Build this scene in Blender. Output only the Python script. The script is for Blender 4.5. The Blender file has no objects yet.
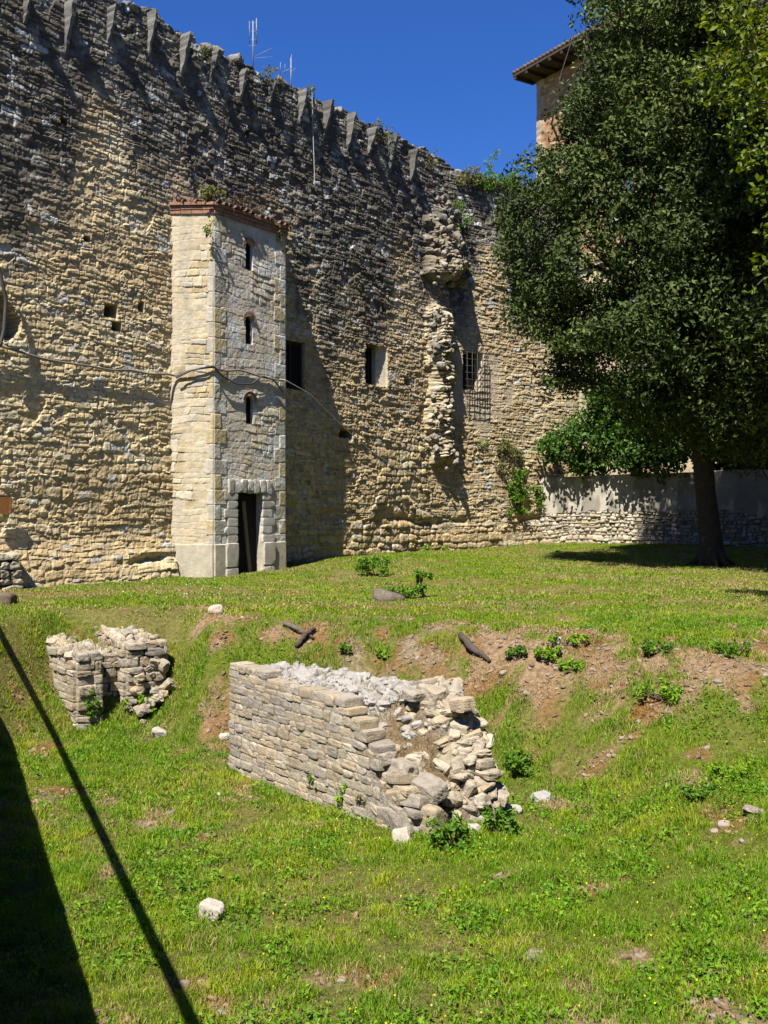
import bpy, bmesh, math, random
import numpy as np
from mathutils import Vector, Matrix

rng = np.random.default_rng(7)
random.seed(7)
R = math.radians
scene = bpy.context.scene
COL = scene.collection
EYE = 3.0            # camera height above the floor of the dig
F = 1000.0           # focal length in pixels (only used to turn survey measurements into metres)

# ------------------------------------------------------------------ noise
def _hash(ix, iy, seed):
    h = (ix.astype(np.int64) * 374761393 + iy.astype(np.int64) * 668265263 + seed * 974634533) & 0xFFFFFFFF
    h = ((h ^ (h >> 13)) * 1274126177) & 0xFFFFFFFF
    h = ((h ^ (h >> 16)) * 2246822519) & 0xFFFFFFFF
    return ((h ^ (h >> 15)) & 0xFFFFFF) / float(0xFFFFFF)

def vnoise(x, y, seed=0):
    x = np.asarray(x, float); y = np.asarray(y, float)
    ix = np.floor(x); iy = np.floor(y)
    fx = x - ix; fy = y - iy
    fx = fx * fx * fx * (fx * (fx * 6 - 15) + 10); fy = fy * fy * fy * (fy * (fy * 6 - 15) + 10)
    a = _hash(ix, iy, seed); b = _hash(ix + 1, iy, seed)
    c = _hash(ix, iy + 1, seed); d = _hash(ix + 1, iy + 1, seed)
    return (a * (1 - fx) + b * fx) * (1 - fy) + (c * (1 - fx) + d * fx) * fy   # 0..1

def fbm(x, y, seed=0, octv=4):
    s = 0; a = .5; t = 0
    for o in range(octv):
        s = s + a * vnoise(x * 2 ** o + 17.3 * o, y * 2 ** o - 9.1 * o, seed + o); t += a; a *= .5
    return s / t

def sstep(a, b, x):
    t = np.clip((x - a) / (b - a), 0, 1)
    return t * t * (3 - 2 * t)

# ------------------------------------------------------------------ object helpers
def put(name, V, Fc, mat, parent=None, col=None, smooth=True, loc=None):
    """Vertices (n,3), faces (m,k) array or list of arrays -> ONE linked mesh object."""
    V = np.asarray(V, np.float32)
    groups = Fc if isinstance(Fc, list) else [Fc]
    groups = [np.asarray(g, np.int32) for g in groups if len(g)]
    me = bpy.data.meshes.new(name)
    me.vertices.add(len(V)); me.vertices.foreach_set('co', V.ravel())
    nl = sum(g.size for g in groups); nf = sum(len(g) for g in groups)
    me.loops.add(nl); me.polygons.add(nf)
    me.loops.foreach_set('vertex_index', np.concatenate([g.ravel() for g in groups]))
    tot = np.concatenate([np.full(len(g), g.shape[1], np.int32) for g in groups])
    st = np.concatenate([[0], np.cumsum(tot)[:-1]]).astype(np.int32)
    me.polygons.foreach_set('loop_start', st); me.polygons.foreach_set('loop_total', tot)
    me.polygons.foreach_set('use_smooth', np.full(nf, bool(smooth)))
    me.update(calc_edges=True)
    if col is not None:
        c = np.ones((len(V), 4), np.float32); c[:, :3] = col
        at = me.color_attributes.new('Col', 'FLOAT_COLOR', 'POINT')
        at.data.foreach_set('color', c.ravel())
    if mat: me.materials.append(mat)
    o = bpy.data.objects.new(name, me); COL.objects.link(o)
    if loc is not None: o.location = loc
    if parent:
        o.parent = parent
        o.matrix_parent_inverse = Matrix.Translation(-parent.location)
    return o

def tag(o, label=None, cat=None, group=None, kind=None):
    if label: o['label'] = label
    if cat: o['category'] = cat
    if group: o['group'] = group
    if kind: o['kind'] = kind
    return o

def thing(name, label, cat, loc=(0, 0, 0), group=None):
    o = bpy.data.objects.new(name, None); COL.objects.link(o)
    o.location = loc; o.empty_display_size = .3
    return tag(o, label, cat, group)

class MB:
    """collects pieces for one mesh"""
    def __init__(s): s.V = []; s.Q = []; s.T = []; s.C = []; s.n = 0
    def add(s, V, Q=None, T=None, C=(.5, .5, .5)):
        V = np.asarray(V, float); s.V.append(V)
        c = np.asarray(C, float)
        s.C.append(np.broadcast_to(c, (len(V), 3)))
        if Q is not None and len(Q): s.Q.append(np.asarray(Q, int) + s.n)
        if T is not None and len(T): s.T.append(np.asarray(T, int) + s.n)
        s.n += len(V)
    def box(s, c, half, ax=None, C=(.5, .5, .5)):
        ax = np.eye(3) if ax is None else np.asarray(ax, float)
        k = np.array([[-1, -1, -1], [1, -1, -1], [1, 1, -1], [-1, 1, -1], [-1, -1, 1], [1, -1, 1], [1, 1, 1], [-1, 1, 1]], float)
        s.add(np.asarray(c) + (k * np.asarray(half)) @ ax, [[0, 3, 2, 1], [4, 5, 6, 7], [0, 1, 5, 4], [1, 2, 6, 5], [2, 3, 7, 6], [3, 0, 4, 7]], None, C)
    def tube(s, pts, rad, n=8, C=(.5, .5, .5), wob=0):
        P = np.asarray(pts, float); rad = np.broadcast_to(np.asarray(rad, float), (len(P),))
        d = np.gradient(P, axis=0); d /= np.linalg.norm(d, axis=1)[:, None] + 1e-9
        up = np.array([0, 0, 1.]) if abs(d[0, 2]) < .9 else np.array([1., 0, 0])
        rings = []
        a = np.cross(d[0], up); a /= np.linalg.norm(a)
        for i in range(len(P)):
            a = a - d[i] * np.dot(a, d[i]); a /= np.linalg.norm(a) + 1e-9
            b = np.cross(d[i], a)
            th = np.arange(n) * 2 * math.pi / n
            rr = rad[i] * (1 + wob * np.sin(th * 3 + i * .7) + wob * .6 * np.sin(th * 5 - i))
            rings.append(P[i] + rr[:, None] * (np.cos(th)[:, None] * a + np.sin(th)[:, None] * b))
        V = np.concatenate(rings + [P[:1], P[-1:]])
        Q = []; T = []
        m = len(P)
        for i in range(m - 1):
            for j in range(n):
                k = (j + 1) % n
                Q.append([i * n + j, i * n + k, (i + 1) * n + k, (i + 1) * n + j])
        for j in range(n):
            k = (j + 1) % n
            T.append([m * n, k, j]); T.append([m * n + 1, (m - 1) * n + j, (m - 1) * n + k])
        s.add(V, Q, T, C)
    def build(s, name, mat, parent=None, smooth=True, loc=None):
        g = []
        if s.Q: g.append(np.concatenate(s.Q))
        if s.T: g.append(np.concatenate(s.T))
        return put(name, np.concatenate(s.V), g, mat, parent, np.concatenate(s.C), smooth, loc)

# unit stone template
def _template(cuts):
    bm = bmesh.new(); bmesh.ops.create_cube(bm, size=2)
    bmesh.ops.subdivide_edges(bm, edges=bm.edges[:], cuts=cuts, use_grid_fill=True)
    bm.verts.index_update()
    V = np.array([v.co[:] for v in bm.verts]); Fq = np.array([[v.index for v in f.verts] for f in bm.faces])
    bm.free(); return V, Fq
ST_V, ST_F = _template(4)
ST_V2, ST_F2 = _template(3)
ST_V3, ST_F3 = _template(11)

def stone(mb, c, half, ax=None, C=(.4, .37, .32), k=5.0, cuts=6, rough=.07, lo=False, chip=.74, fine=False):
    P, Fq = (ST_V3, ST_F3) if fine else (ST_V2, ST_F2) if lo else (ST_V, ST_F)
    nrm = (np.abs(P) ** k).sum(1) ** (1 / k)
    k = k * 1.8; nrm = (np.abs(P) ** k).sum(1) ** (1 / k)
    p = P / nrm[:, None]
    for _ in range(cuts):
        n = rng.normal(size=3); n /= np.linalg.norm(n)
        dd = chip + .3 * rng.random() + .25 * (np.abs(n).sum() - 1)
        e = np.maximum(0, p @ n - dd); p = p - e[:, None] * n
    disp = 0
    for q_ in range(9 if fine else 4):
        kv = rng.normal(size=3) * (rng.uniform(1.2, 4.5) if q_ < 4 else rng.uniform(5, 16)); disp = disp + np.sin(p @ kv + rng.uniform(0, 6.28)) / (4 if q_ < 4 else 12)
    p = p * (1 + rough * 1.6 * disp)[:, None] + rng.normal(size=p.shape) * rough * (.10 if fine else .22)
    V = p * np.asarray(half)
    if ax is not None: V = V @ np.asarray(ax)
    mb.add(V + np.asarray(c), Fq, None, C)

def rot(ax3=None, amt=.2, base=None):
    """random small rotation (rows = axes) applied on top of base axes"""
    e = rng.normal(size=3) * amt
    M = np.array(Matrix.Rotation(e[2], 3, 'Z') @ Matrix.Rotation(e[1], 3, 'Y') @ Matrix.Rotation(e[0], 3, 'X'))
    return M if base is None else M @ np.asarray(base)

# ------------------------------------------------------------------ materials
def mat_new(name):
    m = bpy.data.materials.new(name); m.use_nodes = True
    nt = m.node_tree; b = nt.nodes['Principled BSDF']
    return m, nt, b

def nd(nt, t, **kw):
    n = nt.nodes.new(t)
    for k, v in kw.items():
        if k in n.inputs: n.inputs[k].default_value = v
        else: setattr(n, k, v)
    return n

def mat_attr(name, rough=.9, var=.25, vscale=9., bump=.3, bscale=60., bdist=.01, spec=.2, spots=None, big=None):
    """colour from the mesh's own colour attribute, broken up by two scales of noise; bumpy"""
    m, nt, b = mat_new(name); L = nt.links
    at = nd(nt, 'ShaderNodeAttribute', attribute_name='Col')
    tc = nd(nt, 'ShaderNodeTexCoord')
    n1 = nd(nt, 'ShaderNodeTexNoise', Scale=vscale, Detail=8., Roughness=.72)
    L.new(tc.outputs['Object'], n1.inputs['Vector'])
    mr = nd(nt, 'ShaderNodeMapRange'); mr.inputs['From Min'].default_value = .3; mr.inputs['From Max'].default_value = .7
    mr.inputs['To Min'].default_value = 1 - var; mr.inputs['To Max'].default_value = 1 + var
    L.new(n1.outputs['Fac'], mr.inputs['Value'])
    mx = nd(nt, 'ShaderNodeVectorMath', operation='SCALE')
    L.new(at.outputs['Color'], mx.inputs[0]); L.new(mr.outputs['Result'], mx.inputs['Scale'])
    out = mx.outputs['Vector']
    if spots:
        sc, lo, hi, colr = spots
        n3 = nd(nt, 'ShaderNodeTexNoise', Scale=sc, Detail=8., Roughness=.7)
        L.new(tc.outputs['Object'], n3.inputs['Vector'])
        m3 = nd(nt, 'ShaderNodeMapRange'); m3.inputs['From Min'].default_value = lo; m3.inputs['From Max'].default_value = hi
        L.new(n3.outputs['Fac'], m3.inputs['Value'])
        mm = nd(nt, 'ShaderNodeMix', data_type='RGBA')
        L.new(m3.outputs['Result'], mm.inputs['Factor']); L.new(out, mm.inputs['A'])
        mm.inputs['B'].default_value = (*colr, 1); out = mm.outputs['Result']
    L.new(out, b.inputs['Base Color'])
    b.inputs['Roughness'].default_value = rough
    b.inputs['Specular IOR Level'].default_value = spec
    if bump:
        n2 = nd(nt, 'ShaderNodeTexNoise', Scale=bscale, Detail=8., Roughness=.7)
        L.new(tc.outputs['Object'], n2.inputs['Vector'])
        bp = nd(nt, 'ShaderNodeBump', Strength=bump, Distance=bdist)
        L.new(n2.outputs['Fac'], bp.inputs['Height']); L.new(bp.outputs['Normal'], b.inputs['Normal'])
    return m

def mat_leaf(name, trans=.25, rough=.5, spec=.3):
    m, nt, b = mat_new(name); L = nt.links
    at = nd(nt, 'ShaderNodeAttribute', attribute_name='Col')
    L.new(at.outputs['Color'], b.inputs['Base Color'])
    b.inputs['Roughness'].default_value = rough; b.inputs['Specular IOR Level'].default_value = spec
    tr = nd(nt, 'ShaderNodeBsdfTranslucent')
    hs = nd(nt, 'ShaderNodeHueSaturation', Saturation=1.15, Value=1.3)
    L.new(at.outputs['Color'], hs.inputs['Color']); L.new(hs.outputs['Color'], tr.inputs['Color'])
    mx = nd(nt, 'ShaderNodeMixShader'); mx.inputs['Fac'].default_value = trans
    L.new(b.outputs['BSDF'], mx.inputs[1]); L.new(tr.outputs['BSDF'], mx.inputs[2])
    L.new(mx.outputs['Shader'], nt.nodes['Material Output'].inputs['Surface'])
    return m

M_wall = mat_attr('rubble_masonry', var=.28, vscale=7, bump=.55, bscale=26, bdist=.03)
M_tur = mat_attr('turret_masonry', var=.2, vscale=8, bump=.45, bscale=34, bdist=.02)
M_ruin = mat_attr('ruin_stone', var=.32, vscale=14, bump=.8, bscale=45, bdist=.02, spots=(7, .56, .74, (.17, .16, .13)))
M_rock = mat_attr('loose_rock', var=.2, vscale=9, bump=.5, bscale=45, bdist=.012)
M_soil = mat_attr('soil', var=.6, vscale=16, bump=1, bscale=38, bdist=.04, rough=1, spec=.05, spots=(70, .5, .72, (.085, .06, .03)))
M_grass = mat_leaf('grass_blade', .28, .6, .25)
M_leaf = mat_leaf('evergreen_leaf', .06, .6, .2)
M_leafb = mat_leaf('broad_leaf', .35, .5, .3)
M_weed = mat_leaf('weed_leaf', .3, .55, .25)
M_bark = mat_attr('bark', var=.4, vscale=14, bump=.9, bscale=22, bdist=.04)
M_terra = mat_attr('terracotta', var=.3, vscale=11, bump=.4, bscale=40, bdist=.01, spots=(9, .6, .8, (.16, .15, .12)))
M_wood = mat_attr('old_wood', var=.35, vscale=16, bump=.4, bscale=40)
M_iron = mat_attr('rusty_iron', var=.3, vscale=20, bump=.1, rough=.7, spec=.4)
M_cable = mat_attr('cable_rubber', var=.1, vscale=20, bump=0, rough=.6, spec=.3)
M_metal = mat_attr('antenna_metal', var=.1, vscale=20, bump=0, rough=.45, spec=.5)
M_plaster = mat_attr('stained_plaster', var=.22, vscale=3, bump=.35, bscale=25, bdist=.02)
M_pane_dark = mat_attr('pane_and_dark_opening', var=.1, vscale=2, bump=0, rough=.7, spec=.05)  # also the near-black sheets in the wall and turret openings

# ------------------------------------------------------------------ terrain
def crest(x):
    return 14.1 - 2.6 * sstep(.5, 4.5, x) - .35 * np.sin(x * .9 + .5) + 1.05 * sstep(-2.3, -3.2, x) * sstep(-5.5, -4.5, x) - .5 * sstep(-5, -6, x)

def plateau(x, y):
    return 1.5 + .028 * np.clip(y - 19, 0, 18) + .012 * np.clip(x, 0, 9) * sstep(18, 24, y) + .05 * np.sin(x * .5 + y * .3)

def ground_z(x, y):
    x = np.asarray(x, float); y = np.asarray(y, float)
    c = crest(x)
    w = 2.3 + .6 * sstep(0, 4, x)
    k = sstep(-w, .25, y - c + .35 * (fbm(x * .8, y * .8, 31) - .5) * 2)
    pit = .05 * np.sin(x * 1.1) + .10 * (fbm(x * .7, y * .7, 5) - .5) + .26 * np.clip(x - 1.7, 0, 3.5) + .02 * np.clip(x - 5, 0, 20)
    pit = pit + .16 * np.exp(-(((x - 3.4 + .25 * (y - 8)) / .45) ** 2))     # low ridge on the right
    z = pit * (1 - k) + np.maximum(plateau(x, y), pit) * k
    z = z + .05 * (fbm(x * 2.2, y * 2.2, 8) - .5) + .02 * (fbm(x * 7, y * 7, 9) - .5)
    return z

def dirt(x, y):
    """0 = closed turf, 1 = bare earth"""
    d = y - crest(x)
    n = fbm(x * 1.1, y * 1.1, 41, 5); n2 = fbm(x * 3.1, y * 3.1, 43, 4)
    band = np.exp(-((d + .45 - .2 * sstep(2, 0, x)) / (.85 + .35 * sstep(2, 0, x))) ** 2) * sstep(-3.2, -1.8, x)
    near = np.exp(-((d + 2.4) / 1.0) ** 2) * sstep(2.2, 4, x) * .12
    ridge = np.exp(-(((x - 3.3 + .25 * (y - 8)) / .5) ** 2)) * (y < 11) * .55
    front = sstep(.5, 2.2, x) * sstep(9, 5.5, y) * .16
    v = band * .82 + near + ridge * .8 + front + (n - .5) * 1.3 + (n2 - .5) * 2.3 - .12
    v = v * (d < 2) + (.12 + (n - .5) * 1.1 + (n2 - .5) * .6) * (d >= 2)
    return sstep(.12, .85, v)

def at_px(px, py, dmax=60):
    """survey: where the sight line through a photo pixel meets the ground"""
    k = (px - 384) / F; s = (512 - py) / F
    d = np.linspace(4, dmax, 6000)
    g = ground_z(k * d, d) - (EYE + s * d)
    i = int(np.argmax(g > 0))
    return np.array([k * d[i], d[i], ground_z(k * d[i], d[i])])

def axis(lo, hi, fine, a, b):
    c = [np.arange(a, b + 1e-6, fine)]
    st = fine; p = b; right = []
    while p < hi: st *= 1.13; p += st; right.append(min(p, hi))
    st = fine; p = a; left = []
    while p > lo: st *= 1.13; p -= st; left.append(max(p, lo))
    return np.concatenate([left[::-1], c[0], right])
gx = axis(-600, 600, .07, -7, 9); gy = axis(-300, 900, .07, 3.5, 17)
GX, GY = np.meshgrid(gx, gy)
GZ = ground_z(np.clip(GX, -60, 60), np.clip(GY, -40, 60))
D = dirt(GX, GY)
nA = fbm(GX * 2.5, GY * 2.5, 61); nB = fbm(GX * .6, GY * .6, 62)
nC = fbm(GX * 1.7, GY * 1.7, 97); soilA = np.array([.27, .18, .105]); soilB = np.array([.22, .12, .05]); soilC = np.array([.25, .195, .13])
turf = np.array([.10, .13, .012]); turfd = np.array([.15, .135, .04])
cs = soilA + (soilB - soilA) * sstep(.4, .6, nA)[..., None] + (soilC - soilA) * sstep(.55, .75, nB)[..., None]
ct = turf + (turfd - turf) * sstep(.4, .65, nB)[..., None]
cs = cs + (np.array([.19, .095, .022]) - cs) * (.75 * sstep(.5, .62, nC) * sstep(.35, .6, nA))[..., None]
gc = ct * (1 - D[..., None]) + cs * D[..., None]
ny, nx = GX.shape
def grid_faces(ny, nx):
    i = np.arange(ny * nx).reshape(ny, nx)
    return np.stack([i[:-1, :-1], i[:-1, 1:], i[1:, 1:], i[1:, :-1]], -1).reshape(-1, 4)
o = put('ground', np.stack([GX, GY, GZ], -1).reshape(-1, 3), grid_faces(ny, nx), M_soil, None, gc.reshape(-1, 3))
tag(o, kind='structure', label='grassy floor of the dig, its bare bank and the lawn above')

# ------------------------------------------------------------------ grass blades (uncountable)
def blades(x, y, h, wd, lean, colr, z=None):
    n = len(x); z = ground_z(x, y) - .01 if z is None else z
    a = rng.uniform(0, 2 * math.pi, n); b = rng.uniform(0, 2 * math.pi, n)
    px, py = np.cos(a) * wd / 2, np.sin(a) * wd / 2
    lx, ly = np.cos(b) * lean * h, np.sin(b) * lean * h
    V = np.zeros((n, 5, 3))
    V[:, 0] = np.stack([x - px, y - py, z], -1); V[:, 1] = np.stack([x + px, y + py, z], -1)
    V[:, 2] = np.stack([x - px * .8 + lx * .35, y - py * .8 + ly * .35, z + h * .6], -1)
    V[:, 3] = np.stack([x + px * .8 + lx * .35, y + py * .8 + ly * .35, z + h * .6], -1)
    V[:, 4] = np.stack([x + lx, y + ly, z + h * (1 - .6 * lean * lean).clip(.12)], -1)
    i = np.arange(n)[:, None] * 5
    Q = i + np.array([[0, 1, 3, 2]]); T = i + np.array([[2, 3, 4]])
    return V.reshape(-1, 3), [Q, T], np.repeat(colr, 5, 0)

def grass_zone(name, y0, y1, dens, h0, h1, w0, w1, label, short=False):
    wmax = y1 * .52 + .5
    area = 2 * wmax * (y1 - y0); n = int(dens * area)
    x = rng.uniform(-wmax, wmax, n); y = rng.uniform(y0, y1, n)
    keep = np.abs(x) < y * .50 + .6
    x, y = x[keep], y[keep]
    d = dirt(x, y); clump = fbm(x * 3.5, y * 3.5, 77, 3)
    p = (1 - d * .5) * (.45 + .9 * sstep(.3, .65, clump))
    keep = rng.random(len(x)) < p
    # no turf under the masonry
    t, nn = wall_tn(x, y); keep &= ~((nn < .12) | ((t > -.1) & (t < 3.7) & (nn < .85)))
    l1, l2 = ruin_lc(x, y); keep &= ~((l1 > -.02) & (l1 < 3.0) & (l2 > -.02) & (l2 < .85))
    keep &= ~((y > 33.1 - .58 * (x - 5.2)) & (x > 5))
    x, y, d, clump = x[keep], y[keep], d[keep], clump[keep]
    n = len(x)
    hh = rng.uniform(h0, h1, n) * (.6 + .9 * sstep(.35, .7, clump)) * (1 - .35 * d)
    r1 = rng.random(n)[:, None]; pt = sstep(.38, .66, fbm(x * .9, y * .9, 91))[:, None]
    pt2 = sstep(.35, .7, fbm(x * 4, y * 4, 93))[:, None]
    g1 = np.array([.165, .275, .005]); g2 = np.array([.27, .32, .010]); g3 = np.array([.085, .205, .006]); dry = np.array([.36, .265, .12])
    c = g1 + (g2 - g1) * (pt * .75 + .25 * r1)
    c = c + (g3 - c) * (1 - pt2) * .6
    dr = (rng.random(n)[:, None] < (.08 + .85 * d[:, None] + (.42 * sstep(.42, .60, fbm(x * .5, y * 1.1, 95))[:, None] if short else .09 * pt)))
    rust = sstep(.5, .62, fbm(x * 1.7, y * 1.7, 97))[:, None] * d[:, None]
    dry = dry * (1 - rust * .8) + np.array([.24, .115, .02]) * rust * .8
    c = np.where(dr, dry * (.7 + .6 * r1), c * (.75 + .5 * rng.random((n, 1))))
    V, Fc, C = blades(x, y, hh, rng.uniform(w0, w1, n), np.where(rng.random(n) < .35 * d, 1.5, rng.uniform(.15, .9, n)), c)
    return tag(put(name, V, Fc, M_grass, None, C), label, 'grass', kind='stuff')

# ------------------------------------------------------------------ line of the great wall
O2 = np.array([-4.74, 22.4])
_tt = np.linspace(-14, 22, 3601)
_ang = np.radians(53.13 - 16.3 * sstep(9.6, 11.2, _tt))
_dx = np.cos(_ang); _dy = np.sin(_ang); _st = _tt[1] - _tt[0]
_px = np.cumsum(_dx) * _st; _py = np.cumsum(_dy) * _st
_i0 = np.argmin(np.abs(_tt)); _px += O2[0] - _px[_i0]; _py += O2[1] - _py[_i0]
def wall_xy(t, n=0.):
    x = np.interp(t, _tt, _px); y = np.interp(t, _tt, _py); a = np.interp(t, _tt, _ang)
    return x + np.sin(a) * n, y - np.cos(a) * n
def wall_p(t, n, z):
    x, y = wall_xy(t, n); return np.array([x, y, z])
def wall_axes(t):
    a = float(np.interp(t, _tt, _ang)); return np.array([[math.cos(a), math.sin(a), 0], [math.sin(a), -math.cos(a), 0], [0, 0, 1]])
def wall_px(px, py, n=0.):
    """survey: (t, z) on the wall for a photo pixel"""
    X, Y = wall_xy(_tt, n); r = X / Y
    ok = (_tt > -12)
    t = float(np.interp((px - 384) / F, r[ok], _tt[ok])); Yd = float(np.interp(t, _tt, Y))
    return t, EYE + (512 - py) / F * Yd
def wall_tn(x, y):
    # distance in front of the wall (two straight stretches)
    x = np.asarray(x); y = np.asarray(y)
    qx, qy = np.interp(10.4, _tt, _px), np.interp(10.4, _tt, _py)
    t1 = (x - O2[0]) * .6 + (y - O2[1]) * .8; n1 = (x - O2[0]) * .8 - (y - O2[1]) * .6
    n2 = (x - qx) * .6 - (y - qy) * .8
    return t1, np.where(t1 < 10.4, n1, np.minimum(n1 + 99, n2))

RA = np.array([-1.77, 11.86]); RW = np.array([.607, -.794]); RB = np.array([.794, .607])
def ruin_lc(x, y):
    dx = np.asarray(x) - RA[0]; dy = np.asarray(y) - RA[1]
    return dx * RW[0] + dy * RW[1], dx * RB[0] + dy * RB[1]

# ------------------------------------------------------------------ masonry relief
def masonry(T, Z, seed, ch=(.10, .2), sw=(1.3, 3.6), warp=.06, edge=.045, split=.25):
    """coursed rubble: relief 0..1, distance to joint, per-stone randoms"""
    r = np.random.default_rng(seed)
    Zw = Z + warp * 2 * (fbm(T * .45, Z * .6, seed, 3) - .5) + .035 * 2 * (vnoise(T * 2.3, Z * 3.1, seed + 5) - .5) + .010 * 2 * (vnoise(T * 11, Z * 13, seed + 6) - .5)
    Tw = T + .03 * 2 * (vnoise(T * 2.7, Z * 4.1, seed + 7) - .5) + .014 * 2 * (vnoise(T * 12, Z * 11, seed + 8) - .5)
    z0 = Zw.min() - .1; H = []
    while sum(H) < Zw.max() - z0 + .3: H.append(r.uniform(*ch))
    E = z0 + np.concatenate([[0], np.cumsum(H)])
    K = np.clip(np.searchsorted(E, Zw) - 1, 0, len(H) - 1)
    dz = np.minimum(Zw - E[K], E[K + 1] - Zw)
    dx = np.zeros_like(Zw); ID = np.zeros(Zw.shape, np.int64); u = np.zeros_like(Zw)
    t0, t1 = Tw.min() - 1, Tw.max() + 1
    for k in range(len(H)):
        m = K == k
        if not m.any(): continue
        e = [t0 - r.random()]
        while e[-1] < t1: e.append(e[-1] + H[k] * r.uniform(*sw) * (1.5 if r.random() < .12 else 1))
        e = np.array(e); tw = Tw[m]
        j = np.clip(np.searchsorted(e, tw) - 1, 0, len(e) - 2)
        dx[m] = np.minimum(tw - e[j], e[j + 1] - tw); ID[m] = k * 4099 + j
        u[m] = (tw - e[j]) / (e[j + 1] - e[j]) - .5
    rs = _hash(ID, ID * 0 + 3, seed)
    v = (Zw - E[K]) / (E[K + 1] - E[K])
    sp = (rs < split) & (E[K + 1] - E[K] > (ch[0] + ch[1]) * .5)
    cut = .35 + .3 * _hash(ID, ID * 0 + 9, seed)
    dz = np.where(sp, np.minimum(dz, np.abs(v - cut) * (E[K + 1] - E[K])), dz)
    ID = np.where(sp & (v > cut), ID + 500000, ID)
    e = edge * (.7 + .6 * _hash(ID, ID * 0 + 4, seed))
    a = np.clip(dx / e, 0, 1); b = np.clip(dz / e, 0, 1)
    d = 1 - np.sqrt(np.minimum(1, (1 - a) ** 2 + (1 - b) ** 2))
    prof = 1 - (1 - d) ** 2.2
    r1 = _hash(ID, ID * 0 + 11, seed); r2 = _hash(ID, ID * 0 + 12, seed); r3 = _hash(ID, ID * 0 + 13, seed); r4 = _hash(ID, ID * 0 + 14, seed)
    tilt = u * (r3 - .5) * 1.0 + (v - .5) * (r4 - .5) * .9 + (.5 - v) * .56      # weathered faces shed water: each stone leans back a little
    return prof, d, (r1, r2, r3, r4), tilt

def pick(pal, r):
    pal = np.asarray(pal); i = np.clip((r * len(pal)).astype(int), 0, len(pal) - 1)
    return pal[i]

# ------------------------------------------------------------------ GREAT WALL
TOPPX = [(-160, -190), (-60, -110), (0, -62), (70, -22), (130, 1), (157, 10), (200, 40), (240, 60), (262, 72), (300, 87), (340, 105), (380, 123), (420, 146), (440, 157), (458, 166), (500, 177), (515, 183), (560, 190), (640, 205)]
_tp = np.array([wall_px(a, b) for a, b in TOPPX])
def wall_top(t):
    return np.interp(t, _tp[:, 0], _tp[:, 1])
tw = np.arange(-7.0, 17.0, .025); nv = 470
WT = np.tile(tw, (nv, 1)); base = 1.0
topz = wall_top(tw) - .12 + .22 * (fbm(tw * 1.3, tw * 0, 201, 4) - .5) + .14 * (vnoise(tw * 5, tw * 0, 203) - .5)
WZ = base + (np.linspace(0, 1, nv) ** 1.0)[:, None] * (topz - base)
prof, dj, (r1, r2, r3, r4), tilt = masonry(WT, WZ, 11, (.078, .165), (1.2, 3.0), .10, .028)
prof2, dj2, (q1, q2, q3, q4), tilt2 = masonry(WT, WZ, 12, (.16, .30), (1.0, 2.2), .16, .075)      # rougher boulders near the foot
rough_zone = sstep(.42, .6, fbm(WT * .35, WZ * .5, 300, 3) + .32 * sstep(3.6, 1.9, WZ) - .12) * sstep(6.5, 4.0, WZ)
sel = rough_zone > .5
prof = np.where(sel, prof2, prof); tilt = np.where(sel, tilt2, tilt)
r1 = np.where(sel, q1, r1); r2 = np.where(sel, q2, r2); r3 = np.where(sel, q3, r3); dj = np.where(sel, dj2, dj)
up_dark = sstep(-.25, .3, (WZ - (9.7 - 1.1 * sstep(1.0, 3.5, WT) + 1.2 * sstep(9, 11, WT))) / 6.0 + (fbm(WT * .55, WZ * .28, 310, 5) - .5) * 1.0 + .55 * (fbm(WT * 1.5, WZ * .12, 311, 3) - .5))
up_dark = np.maximum(up_dark, .95 * sstep(1.9, .8, (topz[None, :] - WZ) + 1.0 * (fbm(WT * .9, WZ * .6, 312) - .5)))
amp = .025 + .030 * rough_zone + .010 * up_dark
sunk = (fbm(WT * 1.1, WZ * 1.6, 320, 3) > .60) & (r2 > .35)            # stones that have fallen out
amp = amp * (1 - .36 * sstep(1, -1, WT) * sstep(8, 6, WZ)); H = prof * amp * (.45 + .8 * r2) + (r3 - .5) * (.022 - .009 * sstep(1, -1, WT)) * (prof > .2) + tilt * .023 * prof
H = H - np.where(sunk, .05 - .025 * sstep(1, -1, WT), 0) * prof
H = H + (.07 - .038 * sstep(1, -1, WT)) * (fbm(WT * .5, WZ * .6, 330, 3) - .5) + (.030 - .010 * sstep(1, -1, WT)) * (fbm(WT * 10, WZ * 11, 331, 3) - .5) + .014 * (vnoise(WT * 22, WZ * 22, 332) - .5)
H = H + .22 * sstep(2.6, 1.3, WZ + .5 * (fbm(WT * .6, WZ, 333) - .5)) * (WT < 0)      # bulging foot left of the turret
led = WZ - (3.05 - .35 * sstep(4, 9, WT) + .35 * (fbm(WT * .8, WZ * 0, 334) - .5))
H = H - .10 * np.exp(-(led / .10) ** 2) * (WT > 3.2) * sstep(.35, .6, fbm(WT * .9, WZ, 335))
led2 = WZ - (1.95 + .25 * (fbm(WT * .8, WZ * 0, 336) - .5))
H = H - .16 * np.exp(-(led2 / .08) ** 2) * (WT < 0) * sstep(.35, .55, fbm(WT * .9, WZ, 337))
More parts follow.
